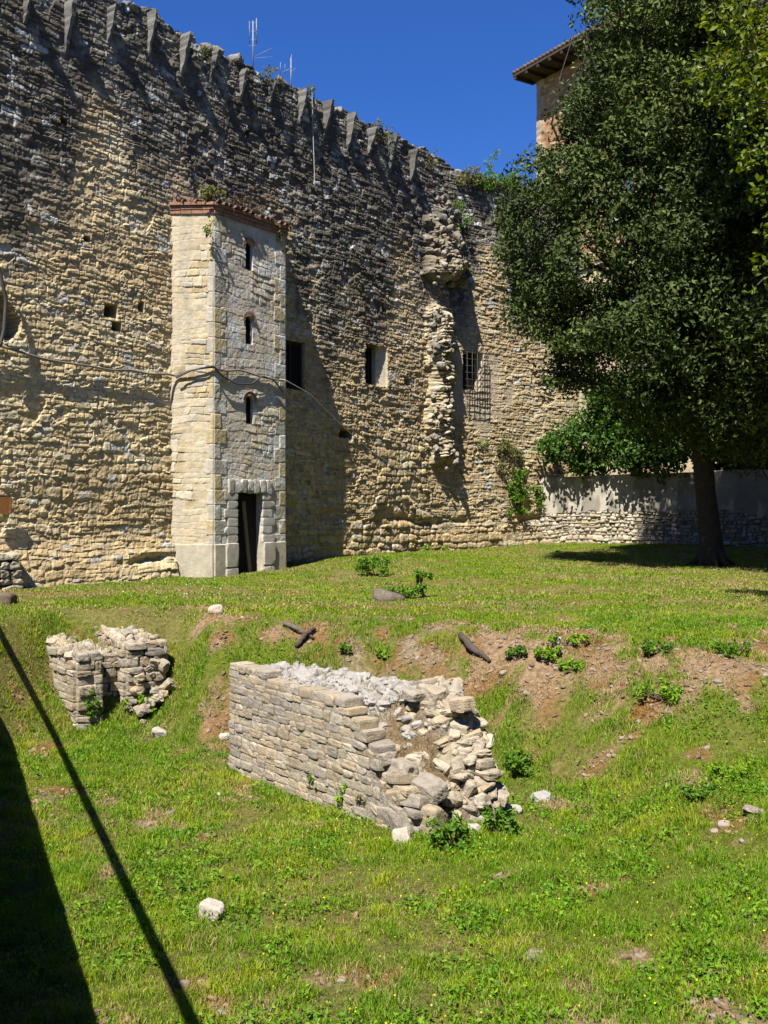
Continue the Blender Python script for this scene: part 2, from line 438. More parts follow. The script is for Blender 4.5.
# window openings and putlog holes sunk into the wall
OPEN = []
def opening(px0, py0, px1, py1, depth, ztop=None):
    t0, zt = wall_px(px0, py0); t1, zb = wall_px(px1, py1)
    t1b, zt2 = wall_px(px1, py0); zt = (zt + zt2) / 2; _, zb0 = wall_px(px0, py1); zb = (zb + zb0) / 2
    m = (WT > t0) & (WT < t1) & (WZ > zb) & (WZ < zt)
    H[m] = -depth; OPEN.append((t0, t1, zb, zt)); return t0, t1, zb, zt
W1 = opening(281, 341, 304, 389, .75)
W2 = opening(365, 346, 387, 385, .62)
W3 = opening(463, 352, 483, 390, .55)
for a in [(104, 304, 117, 317), (138, 302, 144, 311), (112, 322, 120, 331), (403, 378, 410, 385), (381, 307, 386, 312), (340, 430, 352, 438), (60, 118, 66, 125), (84, 236, 90, 242), (244, 130, 249, 136)]:
    opening(*a, .6)
th, zh = wall_px(3, 318)                                      # ragged breach at the far left
hm = ((WT - th) / .35) ** 2 + ((WZ - zh) / .42) ** 2 + 1.2 * (fbm(WT * 4, WZ * 4, 340) - .5) < 1
H[hm] -= .45
pal = [(.43, .345, .20), (.47, .385, .235), (.40, .33, .21), (.36, .315, .225), (.49, .40, .24), (.38, .30, .17), (.45, .40, .29), (.40, .365, .28), (.33, .27, .17)]
C = pick(pal, r1) * (.74 + .5 * r3)[..., None]
C = (C * .75 + np.array([.42, .35, .23]) * .25) * np.array([1.04, .985, .88])
mort = np.array([.30, .25, .165])
C = np.where((prof < .25)[..., None], mort * .95, C) * (1 + .26 * sstep(1, -1, WT) - .10 * sstep(9, 11, WT))[..., None]  # stretch left of the turret coloured lighter, as if it took more sun
ochre = sstep(.45, .62, fbm(WT * .45, WZ * .6, 350, 4) + .16 * sstep(4, 6, WT) * sstep(7, 4.5, WZ) - .03)
C = C * (1 - .4 * ochre[..., None]) + np.array([.34, .235, .12]) * .4 * ochre[..., None]
grey = np.array([.25, .227, .185]); dk = np.array([.055, .047, .037])
gcol = grey * (.30 + 1.15 * r4[..., None] ** 1.5)
black = sstep(.45, .62, fbm(WT * 4.5, WZ * 4.5, 360, 4) * .6 + fbm(WT * 1.8, WZ * .1, 361, 3) * .4 + .07 * up_dark)
gcol = gcol * (1 - black[..., None] * .75) + dk * black[..., None] * .75
C = C * (1 - .95 * up_dark[..., None]) + gcol * .82 * up_dark[..., None]
lich = (r4 > .985) | ((fbm(WT * 3, WZ * 3, 370) > .70) & (r1 > .5))
C = np.where((lich & (prof > .5))[..., None], np.array([.40, .385, .345]), C)
# fallen plaster around the right-hand window
plas = sstep(.0, .5, 1 - (((WT - W3[1] + .2) / 1.5) ** 2 + ((WZ - W3[2] + .1) / 1.6) ** 2) + 1.6 * (fbm(WT * 1.6, WZ * 1.6, 380) - .5)) * (WT > 10.2)
C = C * (1 - .7 * plas[..., None]) + np.array([.44, .36, .26]) * .7 * plas[..., None]
inwin = H < -.5
H = np.where(inwin, H, H * (1 - .65 * plas))
for (t0, t1, zb, zt), wsp in ((W2, .34), (W3, .14)):
    m = (WT > t1 - wsp) & (WT < t1) & (WZ > zb) & (WZ < zt)
    H[m] = -.02 - (t1 - WT[m]) * .48; C[m] = (.52, .45, .33)
def ridge(pxc, py0, py1, half, out, skew, sd):
    tc, za = wall_px(pxc, py0, .1); _, zb_ = wall_px(pxc, py1, .1)
    f = (za - WZ) / (za - zb_)
    w_ = half * (.75 + .6 * fbm(WZ * 1.3, WZ * 0 + sd, sd, 3)); c_ = tc + .22 * (fbm(WZ * .8, WZ * 0, sd + 1, 3) - .5)
    dd = np.abs(WT - c_) / w_
    env = np.clip(1.25 - dd + 1.3 * (fbm(WT * 3.2, WZ * 3.2, sd + 2, 4) - .5), 0, 1) ** .8
    prof_z = np.clip(f * 14, 0, 1) ** (1 / skew) * np.clip((1 - f) * 16 + 1.5 * (fbm(WT * 4, WZ * 0, sd + 5) - .5), 0, 1) * ((f > 0) & (f < 1))
    if skew > 1: prof_z = prof_z * np.clip(f * 1.25, 0, 1) ** .9
    st = masonry(WT + 3 * (fbm(WT * 2, WZ * 2, sd + 3) - .5) * .2, WZ, sd + 4, (.08, .2), (.8, 2.), .3, .05, .4)
    return env * prof_z * (out * (.65 + .7 * fbm(WT * 2.1, WZ * 2.1, sd + 6, 4)) + .13 * (st[0] - .4) + .10 * (st[2][2] - .5)), env * prof_z, st
for args in ((443, 203, 283, .58, .70, 1.6, 900), (440, 304, 464, .46, .44, 1.0, 920), (441, 278, 310, .30, .10, 1.0, 940)):
    hr, em, st = ridge(*args)
    H = H + hr
    e3 = np.clip(em * 2.2, 0, 1)[..., None]
    rc = pick([(.42, .35, .235), (.36, .29, .18), (.46, .39, .28), (.32, .27, .19), (.40, .35, .27)], st[2][0]) * (.7 + .5 * st[2][2])[..., None]
    rc = np.where((st[0] < .35)[..., None], np.array([.33, .26, .16]), rc) * (.62 if args[1] < 250 else .95)
    C = C * (1 - e3) + rc * e3
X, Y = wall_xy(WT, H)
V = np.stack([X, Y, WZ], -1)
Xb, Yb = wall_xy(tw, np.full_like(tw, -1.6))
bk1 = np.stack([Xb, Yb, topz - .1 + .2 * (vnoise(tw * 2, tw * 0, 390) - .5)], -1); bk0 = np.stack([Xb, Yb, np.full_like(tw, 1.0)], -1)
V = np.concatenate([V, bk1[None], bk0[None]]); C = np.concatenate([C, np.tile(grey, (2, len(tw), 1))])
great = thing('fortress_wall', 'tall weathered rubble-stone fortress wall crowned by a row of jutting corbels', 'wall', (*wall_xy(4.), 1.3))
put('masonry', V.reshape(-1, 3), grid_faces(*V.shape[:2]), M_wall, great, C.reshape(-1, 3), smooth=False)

# coping: loose stones bedded along the ragged top
mb = MB()
for t in np.arange(-6.8, 16.8, .16):
    for q in range(2):
        tq = t + rng.uniform(-.08, .08); n = -rng.uniform(.02, .5) if q == 0 else -rng.uniform(.4, 1.5)
        g = rng.uniform(.09, .24)
        stone(mb, wall_p(tq, n, float(np.interp(tq, tw, topz)) + rng.uniform(-.07, .06)), (rng.uniform(.1, .22), rng.uniform(.08, .16), rng.uniform(.05, .11)),
              rot(None, .2, wall_axes(tq)), (g * 1.05, g, g * .88), k=4, lo=True)
mb.build('coping', M_wall, great, False)

# corbels: stone brackets, each an inverted wedge
CORB = [(33, -20, 36), (75, -4, 48), (117, 2, 38), (157, 7, 43), (190, 30, 38), (219, 48, 36), (248, 66, 32), (277, 79, 31), (307, 87, 35), (332, 98, 36), (356, 110, 36), (377, 125, 34), (397, 132, 35), (418, 147, 32)]
for (px, py, hp) in CORB:
    t, zt = wall_px(px, py, .3); dpt = wall_xy(t)[1]; hh = hp / F * dpt * 1.02; zt = zt - .05
    mb = MB(); A = wall_axes(t); wd = rng.uniform(.04, .055); ov = rng.uniform(.27, .35); nz = 13; hh *= rng.choice([1, 1, 1, .9, .7])
    prof_ = []
    for i in range(nz):
        f = i / (nz - 1); out = ov * (1 - f) ** .85 + .03 + rng.uniform(-.012, .01) + .02 * math.sin(i * .6 + px)
        if f < .12: out = ov + .02
        zz = zt - hh * f; w_ = wd * (1 - .25 * f) + rng.uniform(-.014, .014)
        prof_.append((out, zz, w_))
    Vv = []; nl = 5
    for (out, zz, w_) in prof_:
        for a_, b_ in [(-1, -.25), (-1.02, out * .6), (-.9, out), (.9, out), (1.02, out * .6), (1, -.25)]:
            Vv.append(wall_p(t, 0, zz) + A[0] * a_ * w_ + A[1] * (b_ + rng.uniform(-.012, .008)))
    Vv = np.array(Vv); Q = []
    for i in range(nz - 1):
        for j in range(5): Q.append([i * 6 + j, i * 6 + j + 1, (i + 1) * 6 + j + 1, (i + 1) * 6 + j])
    Q += [[0, 3, 2, 1], [0, 5, 4, 3]]
    e_ = (nz - 1) * 6; Q += [[e_ + 0, e_ + 1, e_ + 2, e_ + 3], [e_ + 0, e_ + 3, e_ + 4, e_ + 5]]
    g = rng.uniform(.11, .17)
    mb.add(Vv, Q, None, np.array([g, g * .95, g * .84]) * (.65 + .7 * fbm(Vv[:, 2] * 5 + px, (Vv[:, 0] + Vv[:, 1]) * 6, 555))[:, None]); mb.build('corbel', M_wall, great, smooth=False)

# windows of the wall: near-black panels stand in for their unlit insides
def win_back(W, depth, colr, m, frame=True):
    t0, t1, zb, zt = W; tm = (t0 + t1) / 2; A = wall_axes(tm); mb = MB()
    c = wall_p(tm, -depth + .07, (zb + zt) / 2)
    mb.box(c, ((t1 - t0) / 2 - .04, .02, (zt - zb) / 2 - .03), A, colr); o = mb.build('window', m, great, False)
    mf = MB(); wd = (t1 - t0) / 2 - .02; hg = (zt - zb) / 2 - .02
    for sx in (-1, 1): mf.box(c + A[0] * sx * wd + A[1] * .02, (.035, .03, hg), A, (.04, .03, .022))
    for sz in (-1, 1): mf.box(c + np.array([0, 0, sz * (hg - .01)]) + A[1] * .02, (wd - .036, .029, .035), A, (.04, .03, .022))
    mf.box(c + A[1] * .02, (.02, .027, hg - .05), A, (.04, .03, .022))
    mf.build('frame', M_wood, o, False); return o
win_back(W1, .20, (.012, .012, .012), M_pane_dark); win_back(W2, .40, (.012, .012, .014), M_pane_dark); w3 = win_back(W3, .36, (.012, .012, .012), M_pane_dark)
t0, t1, zb, zt = W3; A = wall_axes((t0 + t1) / 2); mb = MB()
for i in range(5):
    t = t0 + .05 + (t1 - t0 + .02) * i / 4
    mb.tube([wall_p(t, .14, zb - .62 + .1 * (i % 2)), wall_p(t, .14, zt - .03)], .013, 6, (.03, .025, .02))
for i in range(9):
    z = zb - .55 + (zt - zb + .5) * i / 8
    mb.tube([wall_p(t0 - .02, .14, z), wall_p(t1 + .10, .14, z)], .011, 6, (.03, .025, .02))
for z in (zb - .4, zt - .1):
    for t in (t0, t1 + .07): mb.tube([wall_p(t, .14, z), wall_p(t, -.05, z)], .011, 6, (.03, .025, .02))
mb.build('grille', M_iron, great)

# broken pier: toothing of a lost cross wall, rubble core hanging out of the face
def pier_blob(mb, px, py, out, wpx, n, s0, s1):
    for _ in range(n):
        a = px + rng.uniform(-wpx, wpx); b = py + rng.uniform(-9, 9)
        t, z = wall_px(a, b, .2); no = rng.uniform(-.05, out)
        s = rng.uniform(s0, s1); g = rng.uniform(.18, .33) * (.72 if py < 235 else 1)
        cc = (g * 1.04, g * .90, g * .68) if rng.random() < .75 else (g * .9, g * .85, g * .76)
        stone(mb, wall_p(t, no, z), (s * rng.uniform(.9, 1.5), s * rng.uniform(.8, 1.4), s * rng.uniform(.6, 1)), rot(None, .5, wall_axes(t)), cc, k=3.2, lo=True, rough=.12)
mb = MB()
for py in range(200, 282, 7):
    o_ = .8 * math.sin(math.pi * (py - 192) / 102) ** 1.0 + .08
    pier_blob(mb, 443, py, o_ * .9, 10, 7, .04, .10)
for py in range(306, 462, 7):
    pier_blob(mb, 439 + 2 * math.sin(py * .07) + (3 if py > 430 else 0), py, .50 + .10 * math.sin(py * .11), 7 + 4 * sstep(415, 440, py) * sstep(466, 450, py), 7, .04, .10)
mb.build('broken_pier', M_wall, great, False)
# low buttress at the left edge
mb = MB()
for k in range(7):
    tb, _ = wall_px(-8, 560); zz = 1.25 + k * .15
    for j in range(4):
        t = tb - .45 + j * .24 + rng.uniform(-.03, .03)
        g = rng.uniform(.3, .4); stone(mb, wall_p(t, .22, zz), (.13, .2, .08), rot(None, .05, wall_axes(t)), (g, g * .87, g * .64), k=6, lo=True)
mb.build('buttress', M_wall, great, False)

# ------------------------------------------------------------------ TURRET
tur = thing('stair_turret', 'slim pale stone stair turret with doorway and three slit windows against the fortress wall', 'turret', (*wall_xy(1.7, .4), 1.5))
FP = [np.array([-.05, -.02]), np.array([.50, .80]), np.array([2.86, .80]), np.array([3.4, -.02])]
TZ0, TZ1 = 1.2, 9.66
def tur_pt(tn, z): return wall_p(tn[0], tn[1], z)
mbT = MB()
def slit_px(px, py):   # centre on the front face
    return wall_px(px, py, .80)
SL = [slit_px(249, 256), slit_px(249, 330), slit_px(249.5, 410)]
d0, dzt = wall_px(237, 492, .8); d1, _ = wall_px(262, 492, .8)
for fi in range(3):
    a, b = FP[fi], FP[fi + 1]; Lf = np.linalg.norm(b - a); nn_ = np.array([-(b - a)[1], (b - a)[0]]) / Lf
    if nn_[1] < 0: nn_ = -nn_
    if fi == 0: nn_ = np.array([-(b - a)[1], (b - a)[0]]) / Lf
    if fi == 2: nn_ = np.array([-(b - a)[1], (b - a)[0]]) / Lf
    s = np.linspace(0, Lf, int(Lf / .014)); z = np.linspace(TZ0, TZ1, 560)
    S, Z = np.meshgrid(s, z)
    pr, dj, (r1, r2, r3, r4), tl = masonry(S + fi * 20, Z, 50 + fi, (.12, .27), (.8, 1.9), .22, .03, .4)
    amp = .016
    h = pr * amp * (.5 + .8 * r2) + tl * .022 * pr + (r3 - .5) * .010
    palT = [(.34, .285, .19), (.37, .31, .21), (.31, .265, .19), (.36, .285, .165), (.30, .27, .215), (.39, .34, .25), (.30, .235, .135)] if fi == 0 else [(.42, .36, .26), (.46, .40, .29), (.40, .35, .265), (.44, .365, .23), (.38, .345, .285), (.48, .43, .33), (.38, .30, .19)]  # palette evens out sunlight: darker on the sunlit side, lighter on the front
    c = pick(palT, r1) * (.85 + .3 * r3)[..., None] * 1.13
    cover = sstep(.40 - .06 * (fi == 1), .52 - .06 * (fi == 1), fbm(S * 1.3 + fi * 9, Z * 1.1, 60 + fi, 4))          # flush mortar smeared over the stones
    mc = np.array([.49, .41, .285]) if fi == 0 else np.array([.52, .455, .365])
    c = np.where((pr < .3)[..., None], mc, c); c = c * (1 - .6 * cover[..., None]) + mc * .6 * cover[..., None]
    h = h * (1 - .75 * cover)
    # dressed quoins at the vertical edges
    qh = .34; qi = np.floor((Z - .1) / qh)
    for sd, dd in ((0, S), (1, Lf - S)):
        if (fi == 0 and sd == 0) or (fi == 2 and sd == 1): continue
        wq = np.where((qi + sd + fi) % 2 == 0, .40, .22) if fi == 1 else np.where((qi + 1 + fi) % 2 == 0, .16, .10)
        wq = wq + .05 * (_hash(qi, qi * 0 + sd, 70) - .5)
        inq = dd < wq; zq = (Z - .1) / qh - qi
        dq = np.minimum(np.minimum(zq, 1 - zq) * qh, np.abs(wq - dd))
        p_ = np.clip(dq / .02, 0, 1)
        rq = _hash(qi, qi * 0 + sd + 2 * fi, 71)
        cq = np.array([.41, .375, .30]) * (.8 + .4 * rq)[..., None]; cq = np.where((rq > .7)[..., None], np.array([.42, .34, .19]), cq)
        c = np.where(inq[..., None], np.where((p_ < .5)[..., None], mc * .8, cq), c)
        h = np.where(inq, .012 * p_ + .006 * (fbm(S * 14, Z * 14, 73) - .5) + .008 * rq, h)
    h = h + .02 * (fbm(S * 2 + fi * 7, Z * 2, 74, 4) - .5) + .008 * (fbm(S * 16, Z * 16, 75, 2) - .5)
    # green-brown lichen and damp streaks
    st_ = sstep(.55, .75, fbm(S * 3, Z * .35, 76, 4)); c = c * (1 - .3 * st_[..., None]) + np.array([.26, .245, .19]) * .3 * st_[..., None]
    if fi == 1:
        lw = sstep(.5, .66, fbm(S * 3.2, Z * 3.2, 78, 3)); c = np.where((lw > .9)[..., None], np.array([.52, .50, .45]), c)
    # rendered plinth
    pl = Z < 2.27 + .05 * (fbm(S * 2, Z * 0, 77) - .5)
    c = np.where(pl[..., None], np.array([.40, .35, .26]) * (.75 + .5 * fbm(S * 3, Z * 3, 79))[..., None], c); h = np.where(pl, .035 + .008 * (fbm(S * 6, Z * 6, 80) - .5), h)
    h = h * np.clip(np.minimum(S, Lf - S) / .02, 0, 1) if True else h
    if fi == 1:
        for (ts, zs) in SL:
            ss = ts - FP[1][0]; w = .115; hh = .32
            m = (np.abs(S - ss) < w) & (Z < zs + hh - w) & (Z > zs - hh) | (((S - ss) ** 2 + (Z - (zs + hh - w)) ** 2) < w * w)
            h[m] = -.20
        m = (S > d0 - FP[1][0]) & (S < d1 - FP[1][0]) & (Z < dzt)
        h[m] = -.62; c[m] = (.3, .26, .2)
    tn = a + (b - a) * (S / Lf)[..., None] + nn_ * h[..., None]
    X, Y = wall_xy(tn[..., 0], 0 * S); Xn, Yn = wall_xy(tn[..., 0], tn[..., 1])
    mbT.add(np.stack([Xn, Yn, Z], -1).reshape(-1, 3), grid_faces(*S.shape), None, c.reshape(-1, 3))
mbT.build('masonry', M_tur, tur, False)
# slit windows: red brick arches + near-black panel for the unlit inside
for (ts, zs) in SL:
    mb = MB(); w = .115; zc = zs + .32 - w
    A = wall_axes(ts)
    for k in range(11):
        th_ = math.pi * (k + .5) / 11; rr = w + .075
        c_ = wall_p(ts + math.cos(th_) * rr, .83, zc + math.sin(th_) * rr)
        ax = np.array([A[0] * math.cos(th_) + np.array([0, 0, math.sin(th_)]), A[1], -A[0] * math.sin(th_) + np.array([0, 0, math.cos(th_)])])
        g = rng.uniform(.8, 1.15); mb.box(c_, (.034, .014, .026), ax, (.27 * g, .155 * g, .105 * g))
    mp = MB(); mp.box(wall_p(ts, .71, zs), (w + .012, .01, .315), A, (.01, .01, .01))
    o = mp.build('slit_window', M_pane_dark, tur, False); mb.build('brick_arch', M_terra, o, False)
# rusticated door surround
mb = MB(); A = wall_axes(1.7)
nb = 6
for k in range(nb):
    hb = (dzt - 2.28) / nb; zc = 2.28 + hb * (k + .5)
    for sx, td in ((-1, d0), (1, d1)):
        wd = .16 + .05 * ((k + (sx > 0)) % 2); g = rng.uniform(.37, .47)
        stone(mb, wall_p(td + sx * wd * .98, .79, zc), (wd, .05, hb * .48), rot(None, .01, A), (g, g * .93, g * .8), k=9, rough=.025, chip=1.0)
for k in range(7):
    f = (k + .5) / 7; t = d0 - .3 + (d1 - d0 + .6) * f; g = rng.uniform(.38, .48)
    stone(mb, wall_p(t, .80, dzt + .135), ((d1 - d0 + .6) / 14 * .98, .06, .15 + .02 * rng.random()), rot(None, .02, A), (g, g * .93, g * .8), k=7, rough=.05, chip=.9)
for k in range(2):
    for sx, td in ((-1, d0), (1, d1)):
        stone(mb, wall_p(td + sx * .2, .83, 1.2 + .57 * k + .25), (.19, .05, .27), rot(None, .01, A), (.42, .38, .30), k=9, rough=.02, chip=1.05)
mb.build('door_surround', M_tur, tur, False)
mb = MB(); tm = (d0 + d1) / 2
mb.box(wall_p(d1 - .36, .66, 2.3), (.05, .02, .95), np.array(Matrix.Rotation(.13, 3, 'Y')) @ A, (.20, .15, .10))
mb.box(wall_p(tm, .58, 2.4), ((d1 - d0) / 2 + .02, .02, 1.0), A, (.02, .016, .012))  # near-black sheet stands for the dark inside of the doorway
mb.build('door', M_wood, tur, False)
# terracotta cornice + pantile roof
mb = MB()
for (zc, hz, off) in ((9.70, .042, .03), (9.79, .042, .035), (9.872, .036, .08)):
    for fi in range(3):
        a, b = FP[fi], FP[fi + 1]; Lf = np.linalg.norm(b - a); dr = (b - a) / Lf; nn_ = np.array([-dr[1], dr[0]])
        nbk = max(3, int(round(Lf / .27)))
        for k in range(-1, nbk + 1):
            if k < 0 or k >= nbk:
                ext = off * .3; f0 = -ext if k < 0 else Lf; f1 = 0 if k < 0 else Lf + ext
                if (fi == 0 and k < 0) or (fi == 2 and k >= nbk): continue
            else: f0 = Lf * k / nbk; f1 = Lf * (k + 1) / nbk
            if rng.random() < .08 and off > .12: continue
            c2 = a + dr * (f0 + f1) / 2 + nn_ * (off / 2 - .03 + rng.uniform(-.008, .008))
            aw = wall_axes(c2[0]); d3 = dr[0] * aw[0] + dr[1] * aw[1]; n3 = nn_[0] * aw[0] + nn_[1] * aw[1]
            g = rng.uniform(.75, 1.15)
            mb.box(wall_p(c2[0], c2[1], zc + rng.uniform(-.004, .004)), ((f1 - f0) / 2 - .004, off / 2 + .04, hz - .004), np.array([d3, n3, [0, 0, 1]]), (.29 * g, .155 * g, .10 * g))
mb.build('cornice', M_terra, tur, False)
mb = MB()
for t in np.arange(-.1, 3.7, .17):
    no = .93 - max(0, .55 - t) * 1.3 - max(0, t - 2.9) * 1.3
    if no < .15: continue
    npz = 7
    for j in range(npz):
        f0 = j / npz; f1 = (j + 1.15) / npz
        n0 = no * (1 - f0); n1 = max(no * (1 - f1), -.1); z0 = 9.90 + f0 * .2 + rng.uniform(-.025, .02); z1 = 9.90 + f1 * .2 - .02
        g = rng.uniform(.6, 1.1); jt = rng.uniform(-.02, .02)
        if j == 0 and rng.random() < .2: continue
        pts = [wall_p(t + jt, n0 + rng.uniform(-.04, .04), z0), wall_p(t + jt, n1, z1)]
        th_ = np.linspace(0, math.pi, 7); ring = []
        a3 = wall_axes(t)
        for pp, rr in ((pts[0], .075), (pts[1], .06)):
            for r_ in (rr, rr - .016):
                for q in th_: ring.append(pp + a3[0] * math.cos(q) * r_ + np.array([0, 0, math.sin(q) * r_]))
        Q = []
        for q in range(6):
            Q += [[q, q + 1, 14 + q + 1, 14 + q], [7 + q, 21 + q, 21 + q + 1, 7 + q + 1], [q, 7 + q, 7 + q + 1, q + 1]]
        mb.add(ring, Q, None, (.20 * g, .13 * g, .09 * g))
Vd = [wall_p(-.05, -.05, 9.912), wall_p(.5, .82, 9.912), wall_p(2.95, .82, 9.912), wall_p(3.5, -.05, 9.97), wall_p(3.5, -.1, 10.16), wall_p(-.05, -.1, 10.16)]
mb.add(Vd, None, [[0, 1, 5], [1, 2, 5], [2, 4, 5], [2, 3, 4], [0, 2, 1], [0, 3, 2]], (.16, .11, .08))
mb.build('roof', M_terra, tur, False)

# ------------------------------------------------------------------ foliage helper
def leaves(P, size, colr, up=.3, asp=.45, nrm=None):
    """diamond leaves, slightly folded along the midrib"""
    n = len(P)
    d = rng.normal(size=(n, 3)); d /= np.linalg.norm(d, axis=1)[:, None]
    u_ = rng.normal(size=(n, 3)) if nrm is None else nrm + rng.normal(size=(n, 3)) * .7
    u_[:, 2] += up
    u_ -= d * (u_ * d).sum(1)[:, None]; u_ /= np.linalg.norm(u_, axis=1)[:, None] + 1e-9
    s = np.cross(d, u_); sz = np.asarray(size)[:, None] if np.ndim(size) else size
    V = np.zeros((n, 4, 3))
    V[:, 0] = P - d * sz * .5; V[:, 2] = P + d * sz * .5
    V[:, 1] = P + s * sz * asp * .5 + u_ * sz * .10 - d * sz * .06; V[:, 3] = P - s * sz * asp * .5 + u_ * sz * .10 - d * sz * .06
    i = np.arange(n)[:, None] * 4
    T = np.concatenate([i + np.array([[0, 1, 2]]), i + np.array([[0, 2, 3]])])
    return V.reshape(-1, 3), [T], np.repeat(colr, 4, 0)

def clump_pts(centers, radii, n_per, hollow=.55, flat=.8):
    Pn = []; Nn = []
    for c, r in zip(centers, radii):
        n = int(n_per * r * r); d = rng.normal(size=(n, 3)); d /= np.linalg.norm(d, axis=1)[:, None]
        q = r * (hollow + (1 - hollow) * rng.random(n) ** .6) * (1 + .25 * np.sin(d @ rng.normal(size=3) * 4) + rng.normal(size=n) * .08)
        p = d * q[:, None]; p[:, 2] *= flat
        Pn.append(c + p); Nn.append(d)
    return np.concatenate(Pn), np.concatenate(Nn)

def col_mix(n, cols, jit=.3):
    cols = np.asarray(cols); c = cols[rng.integers(0, len(cols), n)]
    return c * (1 - jit + 2 * jit * rng.random((n, 1)))

def branch(mb, p0, p1, r0, r1, n=7, bend=.15, C=(.06, .048, .036), sag=0):
    p0, p1 = np.asarray(p0, float), np.asarray(p1, float); L = np.linalg.norm(p1 - p0)
    o_ = rng.normal(size=3) * bend * L * .5
    f = np.linspace(0, 1, n)
    P = p0 + (p1 - p0) * f[:, None] + o_ * np.sin(f * math.pi)[:, None] + rng.normal(size=(n, 3)) * .02 * L * np.sin(f * math.pi)[:, None]
    P[:, 2] += sag * np.sin(f * math.pi)
    mb.tube(P, r0 + (r1 - r0) * f, 8 if r0 > .08 else 5, C, .06 if r0 > .1 else 0); return P

# ------------------------------------------------------------------ HOLM OAK
tb = at_px(712, 566)
oak = thing('holm_oak', 'big dark evergreen oak with a leaning trunk before the low wall', 'tree', tb)
mb = MB(); f = np.linspace(0, 1, 13)
hT = 6.2
P = np.stack([tb[0] - .25 * np.sin(f * 2.2) + .05 * f, tb[1] + .1 * f, tb[2] - .15 + hT * f], -1)
rad = .25 - .045 * f + .12 * np.exp(-f * 14)
mb.tube(P, rad, 16, (.055, .043, .032), .09)
for k in range(7):                                   # root flare
    a = k * .9 + rng.uniform(-.2, .2); L = rng.uniform(.45, .75)
    q = tb + np.array([math.cos(a) * L, math.sin(a) * L, 0]); q[2] = ground_z(q[0], q[1]) - .04
    mb.tube([tb + np.array([math.cos(a) * .1, math.sin(a) * .1, .5]), tb + np.array([math.cos(a) * .3, math.sin(a) * .3, .16]), q], [.14, .10, .03], 8, (.055, .043, .032))
cc = np.array([tb[0] + .4, tb[1] - 1.2, 9.6]); RRx = np.array([5.3, 2.8, 7.2])
def oak_edge(py): return np.interp(py, [-120, 0, 30, 60, 100, 150, 172, 195, 250, 300, 345, 380, 395, 430], [580, 572, 574, 569, 561, 546, 512, 494, 488, 492, 514, 534, 556, 588])
def inside(p, r):
    return 384 + F * p[0] / p[1] - .8 * r * F / p[1] > oak_edge(512 - F * (p[2] - EYE) / p[1])
# an uneven crown: lobes on an egg-shaped envelope
cent = []; rads = []
def add_clump(p, r):
    if inside(p, r): cent.append(np.asarray(p, float)); rads.append(r)
for _ in range(330):
    d = rng.normal(size=3); d /= np.linalg.norm(d)
    if d[2] < -.62: continue
    k = .80 + .22 * rng.random()
    if d[2] < 0: k *= 1 + .05 * d[2]
    lob = 1 + .12 * math.sin(d[0] * 5 + 1) + .10 * math.sin(d[2] * 6 + d[1] * 3)
    add_clump(cc + d * RRx * k * lob, rng.choice([.35, .5, .65, .8, 1.0]))
for _ in range(80):
    d = rng.normal(size=3); d /= np.linalg.norm(d); add_clump(cc + d * RRx * rng.uniform(.2, .7), rng.uniform(.9, 1.5))
def bp(px, py, dep): return np.array([(px - 384) / F * dep, dep, EYE + (512 - py) / F * dep])
for (px, py, dp, r) in [(600, 25, 22.5, .6), (625, 15, 22.5, .7), (650, 5, 22.5, .7), (680, 10, 22.5, .8), (620, 60, 22, .7), (650, 50, 22, .8), (690, 50, 22, .8), (600, 100, 22.5, .6), (640, 95, 21.8, .8), (585, 120, 22.5, .5), (615, 140, 22, .7), (590, 165, 22, .6), (660, 130, 21.5, .8), (508, 215, 23.3, .4), (508, 250, 23.3, .4), (512, 290, 23.3, .4), (535, 350, 23.4, .35), (550, 380, 23.4, .25), (566, 385, 23.4, .25), (560, 370, 23.2, .4), (575, 375, 23.2, .45), (545, 345, 23.2, .45), (592, 372, 23, .5), (612, 388, 22.8, .5), (628, 405, 22.6, .45), (640, -20, 22.5, .8), (600, -20, 22.5, .7), (690, -20, 22.5, .9), (522, 205, 23.5, .5), (520, 235, 23.2, .45), (524, 270, 23.3, .45), (530, 300, 23.4, .5), (548, 330, 23.2, .5), (562, 362, 23.4, .35), (556, 345, 23.6, .4), (545, 190, 23.6, .5), (582, 130, 24, .5), (590, 90, 24, .5), (602, 40, 24, .6), (606, 5, 24, .6), (585, 350, 23.2, .5), (570, 170, 23.5, .6), (550, 250, 23, .7), (565, 300, 23, .7), (610, 330, 22.8, .8), (596, 70, 24, .5), (560, 200, 23, .6),
                        (640, 385, 22.3, .7), (670, 405, 22.2, .7), (700, 420, 22.5, .8), (735, 430, 22.5, .9), (765, 430, 22.5, .9), (650, 370, 22.6, .8), (740, 400, 22, 1.), (690, 385, 22, 1.), (800, 420, 22.6, 1.), (720, 440, 24, .8), (760, 445, 24.5, .9), (680, 430, 25, .8), (650, 420, 25, .8)]:
    add_clump(bp(px, py, dp), r)
